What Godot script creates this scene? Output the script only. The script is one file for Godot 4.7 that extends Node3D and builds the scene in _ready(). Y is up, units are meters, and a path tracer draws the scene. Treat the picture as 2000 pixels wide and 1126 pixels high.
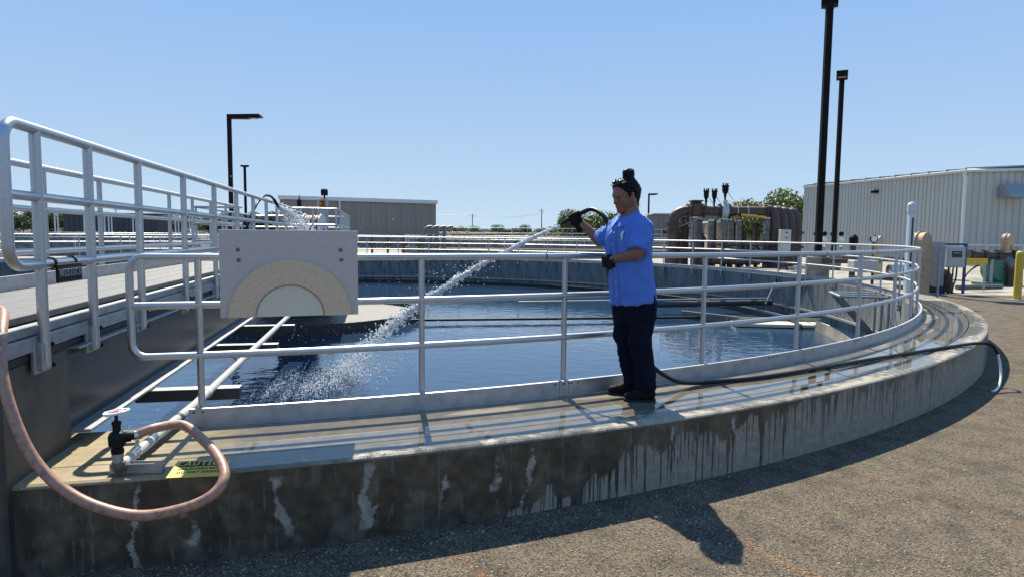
extends Node3D
# A worker hoses down a round clarifier tank at a water treatment plant, under a clear sky.

const TC := Vector3(-6.24, 0.0, -18.87)     # tank centre
const BR := Vector3(0.97862, 0, -0.20566)   # across the footbridge
const BD := Vector3(-0.20566, 0, -0.97862)  # along the footbridge
const TOP := 0.48
const WATER := -0.72

var M := {}
var used := {}
var rng := RandomNumberGenerator.new()
var ring_span := Vector2.ZERO   # angles over which a ring's texture runs; zero: the ring's own
var ring_radial := false         # texture laid from the outer edge inwards

# ---------------------------------------------------------------- mesh builder
class MB:
	var v := PackedVector3Array()
	var n := PackedVector3Array()
	var uv := PackedVector2Array()
	var ix := PackedInt32Array()
	func vert(p: Vector3, nn: Vector3, u := Vector2.ZERO) -> int:
		v.append(p); n.append(nn); uv.append(u)
		return v.size() - 1
	func tri(a: int, b: int, c: int) -> void:
		var g := (v[b] - v[a]).cross(v[c] - v[a])
		ix.append(a)
		if g.dot(n[a] + n[b] + n[c]) > 0.0:
			ix.append(c); ix.append(b)
		else:
			ix.append(b); ix.append(c)
	func quad(a: int, b: int, c: int, d: int) -> void:
		tri(a, b, c); tri(a, c, d)
	func flat(pts: Array) -> void:
		var nn: Vector3 = (pts[1] - pts[0]).cross(pts[2] - pts[0]).normalized()
		var k := []
		for p in pts: k.append(vert(p, nn))
		for i in range(1, pts.size() - 1): tri(k[0], k[i], k[i + 1])
	func mesh() -> ArrayMesh:
		var m := ArrayMesh.new()
		var a := []
		a.resize(Mesh.ARRAY_MAX)
		a[Mesh.ARRAY_VERTEX] = v; a[Mesh.ARRAY_NORMAL] = n; a[Mesh.ARRAY_TEX_UV] = uv; a[Mesh.ARRAY_INDEX] = ix
		m.add_surface_from_arrays(Mesh.PRIMITIVE_TRIANGLES, a)
		return m

# distance field on a grid, meshed as surface nets
class Field:
	var o: Vector3
	var h: float
	var nx: int
	var ny: int
	var nz: int
	var f := PackedFloat32Array()
	func _init(lo: Vector3, hi: Vector3, step: float) -> void:
		o = lo; h = step
		nx = int((hi.x - lo.x) / h) + 2; ny = int((hi.y - lo.y) / h) + 2; nz = int((hi.z - lo.z) / h) + 2
		f.resize(nx * ny * nz); f.fill(0.1)
	func cap(a: Vector3, b: Vector3, ra: float, rb: float, k := 0.02, ax := Vector3.ZERO, s := 1.0, minus := false) -> void:
		var m: float = max(ra, rb) + k + 2.5 * h
		var lo := Vector3(min(a.x, b.x) - m, min(a.y, b.y) - m, min(a.z, b.z) - m)
		var hi := Vector3(max(a.x, b.x) + m, max(a.y, b.y) + m, max(a.z, b.z) + m)
		var i0: int = max(0, int((lo.x - o.x) / h)); var i1: int = min(nx - 1, int((hi.x - o.x) / h) + 1)
		var j0: int = max(0, int((lo.y - o.y) / h)); var j1: int = min(ny - 1, int((hi.y - o.y) / h) + 1)
		var k0: int = max(0, int((lo.z - o.z) / h)); var k1: int = min(nz - 1, int((hi.z - o.z) / h) + 1)
		var e := 1.0 / s - 1.0
		var ba := b - a
		ba += ax * (ba.dot(ax) * e)
		var l2: float = max(ba.length_squared(), 1e-9)
		for i in range(i0, i1 + 1):
			for j in range(j0, j1 + 1):
				var at := (i * ny + j) * nz
				for q in range(k0, k1 + 1):
					var p := Vector3(o.x + i * h, o.y + j * h, o.z + q * h) - a
					if s != 1.0: p += ax * (p.dot(ax) * e)
					var t := clampf(p.dot(ba) / l2, 0.0, 1.0)
					var d := (p - ba * t).length() - lerpf(ra, rb, t)
					var g := f[at + q]
					if minus:
						f[at + q] = max(g, -d)
					else:
						var w: float = max(k - absf(d - g), 0.0) / k
						f[at + q] = min(d, g) - w * w * k * 0.25
	func cut(nn: Vector3, through: Vector3) -> void:
		for i in nx:
			for j in ny:
				for q in nz:
					var d := (Vector3(o.x + i * h, o.y + j * h, o.z + q * h) - through).dot(nn)
					var at := (i * ny + j) * nz + q
					if d > f[at]: f[at] = d
	func hit(from: Vector3, dir: Vector3) -> Vector3:   # where a line from outside first meets the surface
		for k in 160:
			var p := from + dir * (k * 0.0025)
			var i := int(round((p.x - o.x) / h)); var j := int(round((p.y - o.y) / h)); var q := int(round((p.z - o.z) / h))
			if i < 0 or j < 0 or q < 0 or i >= nx or j >= ny or q >= nz: continue
			if f[(i * ny + j) * nz + q] < 0.002: return p
		return from + dir * 0.2
	func add_to(mb: MB, xf := Transform3D.IDENTITY, noise: FastNoiseLite = null, amp := 0.0, stretch := Vector3.ONE) -> void:
		var base := mb.v.size()
		var cell := PackedInt32Array()
		cell.resize(nx * ny * nz); cell.fill(-1)
		var pts := PackedVector3Array()
		var sx := ny * nz
		var off := [0, sx, nz, sx + nz, 1, sx + 1, nz + 1, sx + nz + 1]
		var edges := [0, 1, 2, 3, 4, 5, 6, 7, 0, 2, 1, 3, 4, 6, 5, 7, 0, 4, 1, 5, 2, 6, 3, 7]
		for i in nx - 1:
			for j in ny - 1:
				for q in nz - 1:
					var at := i * sx + j * nz + q
					var neg := 0
					for c in 8:
						if f[at + off[c]] < 0.0: neg += 1
					if neg == 0 or neg == 8: continue
					var sum := Vector3.ZERO
					var cnt := 0
					for e in 12:
						var c0: int = edges[e * 2]
						var c1: int = edges[e * 2 + 1]
						var f0 := f[at + off[c0]]
						var f1 := f[at + off[c1]]
						if (f0 < 0.0) != (f1 < 0.0):
							var t := f0 / (f0 - f1)
							var p0 := Vector3(c0 & 1, (c0 >> 1) & 1, c0 >> 2)
							var p1 := Vector3(c1 & 1, (c1 >> 1) & 1, c1 >> 2)
							sum += p0.lerp(p1, t); cnt += 1
					cell[at] = pts.size()
					pts.append(o + (Vector3(i, j, q) + sum / cnt) * h)
		var faces := PackedInt32Array()
		var nor := PackedVector3Array()
		nor.resize(pts.size())
		for i in range(1, nx - 1):
			for j in range(1, ny - 1):
				for q in range(1, nz - 1):
					var at := i * sx + j * nz + q
					var s0 := f[at] < 0.0
					for ax in 3:
						var st: int = [sx, nz, 1][ax]
						if (f[at + st] < 0.0) == s0: continue
						var u: int = [nz, 1, sx][ax]
						var w: int = [1, sx, nz][ax]
						var a := cell[at]; var b := cell[at - u]; var c := cell[at - u - w]; var d := cell[at - w]
						if a < 0 or b < 0 or c < 0 or d < 0: continue
						var g := (pts[c] - pts[a]).cross(pts[d] - pts[b])
						var dir: Vector3 = [Vector3.RIGHT, Vector3.UP, Vector3.BACK][ax] * (1.0 if s0 else -1.0)
						if g.dot(dir) < 0.0:
							g = -g
							var sw := b
							b = d
							d = sw
						for t in [a, b, c, d]: nor[t] += g
						for t in [a, b, c, a, c, d]: faces.append(t)
		if noise != null:   # push the surface in and out, then take its normals afresh
			for i in pts.size(): pts[i] += nor[i].normalized() * noise.get_noise_3dv(pts[i] * stretch) * amp
			nor.fill(Vector3.ZERO)
			for i in range(0, faces.size(), 3):
				var g := (pts[faces[i + 1]] - pts[faces[i]]).cross(pts[faces[i + 2]] - pts[faces[i]])
				for k in 3: nor[faces[i + k]] += g
		for i in pts.size():
			mb.vert(xf * pts[i], (xf.basis * nor[i].normalized()).normalized())
		for i in range(0, faces.size(), 3):
			mb.tri(base + faces[i], base + faces[i + 1], base + faces[i + 2])

# ---------------------------------------------------------------- shapes
func tube(mb: MB, pts: Array, r, seg := 10, caps := true) -> void:
	var n := pts.size()
	var side := Vector3.ZERO
	var prev := []
	for i in n:
		var t: Vector3
		if i == 0: t = (pts[1] - pts[0]).normalized()
		elif i == n - 1: t = (pts[n - 1] - pts[n - 2]).normalized()
		else: t = ((pts[i + 1] - pts[i]).normalized() + (pts[i] - pts[i - 1]).normalized()).normalized()
		if i == 0:
			side = t.cross(Vector3.UP if absf(t.y) < 0.9 else Vector3.RIGHT).normalized()
		else:
			side = (side - t * side.dot(t)).normalized()
		var up := side.cross(t)
		var rr: float = r[i] if r is Array else r
		var ring := []
		for k in seg + 1:
			var a := TAU * k / seg
			var d := side * cos(a) + up * sin(a)
			ring.append(mb.vert(pts[i] + d * rr, d, Vector2(float(k) / seg, i)))
		if i > 0:
			for k in seg: mb.quad(prev[k], prev[k + 1], ring[k + 1], ring[k])
		if caps and (i == 0 or i == n - 1):
			var nn := -t if i == 0 else t
			var c := mb.vert(pts[i], nn)
			var rim := []
			for k in seg + 1: rim.append(mb.vert(mb.v[ring[k]], nn))
			for k in seg: mb.tri(c, rim[k], rim[k + 1])
		prev = ring

func smooth(p: Array, per := 6) -> Array:   # Catmull-Rom through the points
	var out := []
	for i in p.size() - 1:
		var a: Vector3 = p[max(i - 1, 0)]; var b: Vector3 = p[i]; var c: Vector3 = p[i + 1]; var d: Vector3 = p[min(i + 2, p.size() - 1)]
		for k in per: out.append(b.cubic_interpolate(c, a, d, float(k) / per))
	out.append(p[-1])
	return out

func box(mb: MB, xf: Transform3D, size: Vector3, bev := 0.0) -> void:
	var s := size * 0.5
	var b: float = min(bev, min(s.x, min(s.y, s.z)) * 0.9)
	for ax in 3:
		for sg in [-1.0, 1.0]:
			var u := (ax + 1) % 3
			var w := (ax + 2) % 3
			var nn := Vector3.ZERO
			nn[ax] = sg
			var k := []
			for q in [[-1, -1], [1, -1], [1, 1], [-1, 1]]:
				var p := Vector3.ZERO
				p[ax] = sg * s[ax]; p[u] = q[0] * (s[u] - b); p[w] = q[1] * (s[w] - b)
				k.append(mb.vert(xf * p, (xf.basis * nn).normalized(), Vector2(q[0] * 0.5 + 0.5, q[1] * 0.5 + 0.5)))
			mb.quad(k[0], k[1], k[2], k[3])
	if b <= 0.0: return
	for ax in 3:
		var u := (ax + 1) % 3
		var w := (ax + 2) % 3
		for su in [-1.0, 1.0]:
			for sw in [-1.0, 1.0]:
				var nn := Vector3.ZERO
				nn[u] = su; nn[w] = sw
				nn = (xf.basis * nn).normalized()
				var k := []
				for q in [[-1, 0], [1, 0], [1, 1], [-1, 1]]:
					var p := Vector3.ZERO
					p[ax] = q[0] * (s[ax] - b)
					p[u] = su * (s[u] - (b if q[1] == 1 else 0.0)); p[w] = sw * (s[w] - (0.0 if q[1] == 1 else b))
					k.append(mb.vert(xf * p, nn))
				mb.quad(k[0], k[1], k[2], k[3])
	for sx in [-1.0, 1.0]:
		for sy in [-1.0, 1.0]:
			for sz in [-1.0, 1.0]:
				var nn := (xf.basis * Vector3(sx, sy, sz)).normalized()
				var a := mb.vert(xf * Vector3(sx * s.x, sy * (s.y - b), sz * (s.z - b)), nn)
				var c := mb.vert(xf * Vector3(sx * (s.x - b), sy * s.y, sz * (s.z - b)), nn)
				var d := mb.vert(xf * Vector3(sx * (s.x - b), sy * (s.y - b), sz * s.z), nn)
				mb.tri(a, c, d)

func lathe(mb: MB, xf: Transform3D, prof: Array, seg := 16) -> void:   # prof: Vector2(radius, height along y)
	for i in prof.size() - 1:
		var p: Vector2 = prof[i]
		var q: Vector2 = prof[i + 1]
		var t := (q - p).normalized()
		var nr := Vector2(t.y, -t.x)
		var prev := []
		for k in seg + 1:
			var a := TAU * k / seg
			var d := Vector3(cos(a), 0, sin(a))
			var nn := (xf.basis * (d * nr.x + Vector3.UP * nr.y)).normalized()
			var cur := [mb.vert(xf * (d * p.x + Vector3.UP * p.y), nn, Vector2(float(k) / seg, 0)), mb.vert(xf * (d * q.x + Vector3.UP * q.y), nn, Vector2(float(k) / seg, 1))]
			if k > 0: mb.quad(prev[0], cur[0], cur[1], prev[1])
			prev = cur

func ball(mb: MB, c: Vector3, r: Vector3, seg := 12, rings := 8) -> void:
	var grid := []
	for i in rings + 1:
		var row := []
		var e := PI * i / rings - PI / 2
		for k in seg + 1:
			var a := TAU * k / seg
			var d := Vector3(cos(e) * cos(a), sin(e), cos(e) * sin(a))
			row.append(mb.vert(c + d * r, (d / r).normalized(), Vector2(float(k) / seg, float(i) / rings)))
		grid.append(row)
	for i in rings:
		for k in seg: mb.quad(grid[i][k], grid[i][k + 1], grid[i + 1][k + 1], grid[i + 1][k])

func ring(mb: MB, prof: Array, a0: float, a1: float, n: int, c := TC, closed := false) -> void:   # prof of Vector2(radius, y), angles in degrees
	var m := prof.size()
	for i in (m if closed else m - 1):
		var p: Vector2 = prof[i]
		var q: Vector2 = prof[(i + 1) % m]
		var t := (q - p).normalized()
		var nr := Vector2(t.y, -t.x)
		var prev := []
		for k in n + 1:
			var a := deg_to_rad(lerpf(a0, a1, float(k) / n))
			var d := Vector3(sin(a), 0, cos(a))
			var nn := d * nr.x + Vector3.UP * nr.y
			var u := float(k) / n
			if ring_span != Vector2.ZERO: u = (rad_to_deg(a) - ring_span.x) / (ring_span.y - ring_span.x)
			var cur := [mb.vert(c + d * p.x + Vector3.UP * p.y, nn, Vector2(u, (16.2 - p.x) / 0.9 if ring_radial else 0.0)), mb.vert(c + d * q.x + Vector3.UP * q.y, nn, Vector2(u, (16.2 - q.x) / 0.9 if ring_radial else 1.0))]
			if k > 0: mb.quad(prev[0], cur[0], cur[1], prev[1])
			prev = cur
	if closed and absf(a1 - a0) < 359.0:
		var poly := PackedVector2Array(prof)
		var tris := Geometry2D.triangulate_polygon(poly)
		for e in [a0, a1]:
			var a := deg_to_rad(e)
			var d := Vector3(sin(a), 0, cos(a))
			var nn := Vector3(cos(a), 0, -sin(a)) * (-1.0 if e == a0 else 1.0)
			var k := []
			for p in prof: k.append(mb.vert(c + d * p.x + Vector3.UP * p.y, nn))
			for i in range(0, tris.size(), 3): mb.tri(k[tris[i]], k[tris[i + 1]], k[tris[i + 2]])

func extrude(mb: MB, xf: Transform3D, poly: Array, depth: float) -> void:   # outline in xy, from z = 0 to z = depth
	var tris := Geometry2D.triangulate_polygon(PackedVector2Array(poly))
	for z in [0.0, depth]:
		var nn := (xf.basis * Vector3(0, 0, 1.0 if z > 0.0 else -1.0)).normalized()
		var k := []
		for p in poly: k.append(mb.vert(xf * Vector3(p.x, p.y, z), nn, p))
		for i in range(0, tris.size(), 3): mb.tri(k[tris[i]], k[tris[i + 1]], k[tris[i + 2]])
	var area := 0.0
	for i in poly.size(): area += poly[i].cross(poly[(i + 1) % poly.size()])
	for i in poly.size():
		var p: Vector2 = poly[i]
		var q: Vector2 = poly[(i + 1) % poly.size()]
		var e := (q - p).normalized() * signf(area)
		var nn := (xf.basis * Vector3(e.y, -e.x, 0)).normalized()
		var a := mb.vert(xf * Vector3(p.x, p.y, 0), nn)
		var b := mb.vert(xf * Vector3(q.x, q.y, 0), nn)
		var c := mb.vert(xf * Vector3(q.x, q.y, depth), nn)
		var d := mb.vert(xf * Vector3(p.x, p.y, depth), nn)
		mb.quad(a, b, c, d)

func at(p: Vector3, turn := 0.0) -> Transform3D:
	return Transform3D(Basis(Vector3.UP, turn), p)

func along(p: Vector3, dir: Vector3) -> Transform3D:   # y axis laid along dir
	var y := dir.normalized()
	var x := y.cross(Vector3.UP if absf(y.y) < 0.95 else Vector3.RIGHT).normalized()
	return Transform3D(Basis(x, y, x.cross(y)), p)

func polar(a: float, r: float, y: float, c := TC) -> Vector3:
	return c + Vector3(sin(deg_to_rad(a)) * r, y, cos(deg_to_rad(a)) * r)

func bp(x: float, y: float, t: float) -> Vector3:   # a place on the footbridge: across, up, along
	return BR * x + BD * t + Vector3.UP * y

func bxf(x: float, y: float, t: float) -> Transform3D:   # the footbridge's axes there: x across, z back along it
	return Transform3D(Basis(BR, Vector3.UP, -BD), bp(x, y, t))

# ---------------------------------------------------------------- objects
func numbered(called: String) -> String:
	used[called] = used.get(called, 0) + 1
	return called if used[called] == 1 else "%s_%03d" % [called, used[called] - 1]

func obj(called: String, mb: MB, m: Material, parent: Node = self) -> MeshInstance3D:
	var o := MeshInstance3D.new()
	o.mesh = mb.mesh()
	o.material_override = m
	o.name = numbered(called) if parent == self else called
	parent.add_child(o, true)
	return o

func tag(o: Node, label: String, category: String, group := "") -> Node:
	o.set_meta("label", label); o.set_meta("category", category)
	if group: o.set_meta("group", group)
	return o

func thing(called: String, label: String, category: String, where := Vector3.ZERO, group := "") -> Node3D:
	var o := Node3D.new()
	o.name = numbered(called)
	add_child(o)
	o.position = where
	tag(o, label, category, group)
	return o

func kind(o: Node, k: String) -> Node:
	o.set_meta("kind", k)
	return o

func copy(o: Node3D, label: String, where: Vector3, turn := 0.0, grow := 1.0) -> Node3D:
	var c: Node3D = o.duplicate()
	c.name = numbered(String(o.name).rstrip("_0123456789"))
	add_child(c)
	c.position = where; c.rotation.y = turn; c.scale = Vector3.ONE * grow
	c.set_meta("label", label)
	return c

# one-part makers
func p_box(parent: Node, called: String, m: Material, xf: Transform3D, size: Vector3, bev := 0.004) -> MeshInstance3D:
	var b := MB.new()
	box(b, xf, size, bev)
	return obj(called, b, m, parent)

func p_tube(parent: Node, called: String, m: Material, pts: Array, r, seg := 10) -> MeshInstance3D:
	var b := MB.new()
	tube(b, pts, r, seg)
	return obj(called, b, m, parent)

func p_lathe(parent: Node, called: String, m: Material, xf: Transform3D, prof: Array, seg := 16) -> MeshInstance3D:
	var b := MB.new()
	lathe(b, xf, prof, seg)
	return obj(called, b, m, parent)

# ---------------------------------------------------------------- materials
func lin(r: float, g: float, b: float) -> Color:
	return Color(r, g, b).linear_to_srgb()

func noise_tex(seed_: int, freq: float, stops: Array, size := 512, octaves := 4, type := FastNoiseLite.TYPE_SIMPLEX_SMOOTH, normal := 0.0) -> NoiseTexture2D:
	var t := NoiseTexture2D.new()
	var n := FastNoiseLite.new()
	n.seed = seed_; n.frequency = freq; n.fractal_octaves = octaves; n.noise_type = type
	t.noise = n; t.width = size; t.height = size; t.seamless = true
	if normal > 0.0:
		t.as_normal_map = true; t.bump_strength = normal
	elif stops.size() > 0:
		var g := Gradient.new()
		var offs := PackedFloat32Array()
		var cols := PackedColorArray()
		for st in stops:
			offs.append(st[0]); cols.append(st[1])
		g.offsets = offs; g.colors = cols
		t.color_ramp = g
	return t

func mat(called: String, c: Color, rough: float, metal := 0.0) -> StandardMaterial3D:
	var m := StandardMaterial3D.new()
	m.resource_name = called
	m.albedo_color = c; m.roughness = rough; m.metallic = metal
	M[called] = m
	return m

func tri_map(m: StandardMaterial3D, scale: float, tex: Texture2D, nrm: Texture2D = null, ns := 1.0, world := true) -> void:
	m.uv1_triplanar = true; m.uv1_world_triplanar = world
	m.uv1_scale = Vector3.ONE * scale
	if tex != null: m.albedo_texture = tex
	if nrm != null:
		m.normal_enabled = true; m.normal_texture = nrm; m.normal_scale = ns

func image_tex(w: int, h: int, px: PackedByteArray) -> ImageTexture:
	var im := Image.create_from_data(w, h, false, Image.FORMAT_RGB8, px)
	return ImageTexture.create_from_image(im)

func put(px: PackedByteArray, at_: int, c: Color) -> void:
	px[at_] = int(clampf(c.r, 0, 1) * 255); px[at_ + 1] = int(clampf(c.g, 0, 1) * 255); px[at_ + 2] = int(clampf(c.b, 0, 1) * 255)

# outer face of the tank wall, 10 to 50 degrees: wet runs from the top edge, dry concrete and white mineral deposits
func face_material() -> StandardMaterial3D:
	var w := 2048
	var h := 192
	var px := PackedByteArray(); px.resize(w * h * 3)
	var ro := PackedByteArray(); ro.resize(w * h * 3)
	var n1 := FastNoiseLite.new(); n1.seed = 3; n1.frequency = 1.0; n1.fractal_octaves = 3
	var n2 := FastNoiseLite.new(); n2.seed = 8; n2.frequency = 1.0; n2.fractal_octaves = 4
	var n3 := FastNoiseLite.new(); n3.seed = 21; n3.frequency = 1.0; n3.fractal_octaves = 2
	# deposits: angle, top, bottom (share of the height from the top), half width in m, sideways drift in m
	var deposits := [[17.85, 0.06, 0.82, 0.035, 0.05], [19.6, 0.0, 0.88, 0.03, -0.03], [19.75, 0.55, 0.85, 0.02, -0.05], [23.2, 0.02, 0.9, 0.022, -0.07], [21.15, 0.25, 0.75, 0.03, 0.0], [22.25, 0.2, 0.6, 0.03, 0.0], [15.45, 0.0, 0.95, 0.018, -0.02], [16.3, 0.35, 0.8, 0.05, 0.0], [27.1, 0.0, 0.85, 0.016, 0.02], [29.2, 0.05, 0.7, 0.02, 0.0], [37.0, 0.05, 0.75, 0.016, 0.01], [42.4, 0.1, 0.8, 0.014, 0.0], [33.4, 0.0, 0.4, 0.02, 0.01]]
	for x in w:
		var a := lerpf(10, 50, (x + 0.5) / w)
		var s := deg_to_rad(a) * 16.2
		var base := 1.15
		if a > 22.8: base = lerpf(1.15, 0.30, clampf((a - 22.8) / 3.2 + 0.45 * n3.get_noise_1d(s * 5.0 + 30.0), 0, 1))
		if a > 29.0: base = lerpf(0.30, 0.05, clampf((a - 29.0) / 4.0, 0, 1))
		var dr := n1.get_noise_1d(s * 18.0) * 0.9 + n1.get_noise_1d(s * 52.0 + 90.0) * 0.8
		var broad := n3.get_noise_1d(s * 2.2)
		var run := base + 0.30 * broad + maxf(0.0, dr) * (1.5 if a < 31.0 else 1.0) - 0.05
		for y in h:
			var d := 1.0 - (y + 0.5) / h          # 0 at the top edge
			var g := n2.get_noise_2d(s * 9.0, d * 5.0)
			var fine := n2.get_noise_2d(s * 90.0 + 40.0, d * 45.0)
			var wet := clampf((run + 0.10 * g + 0.04 * fine - d) * 26.0, 0, 1)
			if a < 24.0: wet = clampf(wet - 0.16 * clampf((n2.get_noise_2d(s * 5.0 + 50.0, d * 1.2) - 0.1) * 3.0, 0, 1), 0, 1)
			var dry := Color(0.25, 0.225, 0.18) * (1.0 + 0.30 * g + 0.22 * fine)
			var dark := Color(0.042, 0.036, 0.026).lerp(Color(0.085, 0.073, 0.05), clampf(0.35 + 1.5 * n2.get_noise_2d(s * 4.0 + 9.0, d * 1.4), 0, 1)) * (1.0 + 0.55 * g + 0.35 * fine)
			var c := dry.lerp(dark, wet)
			var thin := n1.get_noise_1d(s * 34.0 + 300.0) + 0.5 * n1.get_noise_2d(s * 60.0, d * 3.0)
			if thin > 0.42 and n3.get_noise_2d(s * 14.0, d * 2.5) > -0.1: c = c.lerp(Color(0.17, 0.155, 0.125) * (1.0 + 0.4 * fine), 0.5 * wet * clampf((thin - 0.42) * 8.0, 0, 1))
			for e in deposits:
				if absf(a - e[0]) > 1.0 or d < e[1] or d > e[2]: continue
				var t: float = (d - e[1]) / (e[2] - e[1])
				var mid: float = s - (deg_to_rad(e[0]) * 16.2 + e[4] * t + 0.05 * n3.get_noise_1d(d * 1.6 + e[0] * 7.0))
				var wide: float = e[3] * (0.75 + 0.8 * n3.get_noise_1d(d * 3.0 + e[0] * 3.0))
				var k := clampf((wide - absf(mid)) / 0.007 + fine * 1.6 + n2.get_noise_2d(s * 26.0, d * 13.0) * 2.2, 0, 1) * clampf(minf(t, 1.0 - t) * 9.0, 0, 1)
				if e[0] in [21.15, 22.25, 16.3]: k *= clampf(0.35 + g * 1.6, 0, 1)
				c = c.lerp(Color(0.30, 0.285, 0.25) * (1.0 + 0.45 * g + 0.4 * fine), k * 0.8)
			if fine < -0.52: c = c * 0.45            # pinholes
			var i := (y * w + x) * 3
			put(px, i, c.linear_to_srgb())
			var r := lerpf(0.9, 0.42, wet)
			ro[i] = int(r * 255); ro[i + 1] = ro[i]; ro[i + 2] = ro[i]
	var m := mat("wet_wall_face", Color.WHITE, 1.0)
	m.albedo_texture = image_tex(w, h, px)
	m.roughness_texture = image_tex(w, h, ro)
	m.roughness_texture_channel = BaseMaterial3D.TEXTURE_CHANNEL_RED
	return m

# wall top, 10 to 70 degrees, from the outer edge inwards: damp concrete with standing water
func top_material() -> StandardMaterial3D:
	var w := 2048
	var h := 160
	var px := PackedByteArray(); px.resize(w * h * 3)
	var ro := PackedByteArray(); ro.resize(w * h * 3)
	var n1 := FastNoiseLite.new(); n1.seed = 5; n1.frequency = 1.0; n1.fractal_octaves = 3
	var n2 := FastNoiseLite.new(); n2.seed = 17; n2.frequency = 1.0; n2.fractal_octaves = 4
	for x in w:
		var a := lerpf(10, 70, (x + 0.5) / w)
		var s := deg_to_rad(a) * 16.0
		var lean := clampf((a - 16.2) / 1.2, 0, 1)
		for y in h:
			var d := (y + 0.5) / h * 0.9             # metres in from the outer edge
			var big := n1.get_noise_2d(s * 0.55, d * 2.2)
			var g := n2.get_noise_2d(s * 7.0, d * 9.0)
			var fine := n2.get_noise_2d(s * 70.0, d * 70.0)
			var lap := 0.16 + 1.1 * exp(-pow((d - 0.36) / 0.26, 2.0)) + 0.75 * big + 0.10 * g
			if d < 0.24: lap -= (0.12 if a < 22.0 else 0.55) + 0.5 * g + 0.3 * fine
			var pool := clampf((lap - 0.12) * 16.0, 0, 1) * lean
			var damp := clampf((lap + 0.35) * 3.0, 0, 1) * clampf((a - 14.0) / 2.0, 0, 1)
			var dry := Color(0.275, 0.235, 0.16) * (1.0 + 0.22 * g + 0.2 * fine)
			if d < 0.24: dry = Color(0.285, 0.255, 0.20) * (1.0 + 0.22 * g + 0.25 * fine)
			var wetc := Color(0.135, 0.12, 0.092) * (1.0 + 0.25 * g + 0.15 * fine)
			var c := dry.lerp(wetc, maxf(damp * 0.75, pool))
			if a < 17.0: c = c.lerp(Color(0.235, 0.185, 0.095) * (1.0 + 0.35 * g + 0.2 * fine), 0.75 * (1.0 - lean))
			if fine < -0.55: c = c * 0.5
			var i := (y * w + x) * 3
			put(px, i, c.linear_to_srgb())
			var r := lerpf(lerpf(0.85, 0.32, damp), 0.03, pool)
			ro[i] = int(r * 255); ro[i + 1] = ro[i]; ro[i + 2] = ro[i]
	var m := mat("wet_wall_top", Color.WHITE, 1.0)
	m.albedo_texture = image_tex(w, h, px)
	m.roughness_texture = image_tex(w, h, ro)
	m.roughness_texture_channel = BaseMaterial3D.TEXTURE_CHANNEL_RED
	return m

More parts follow.
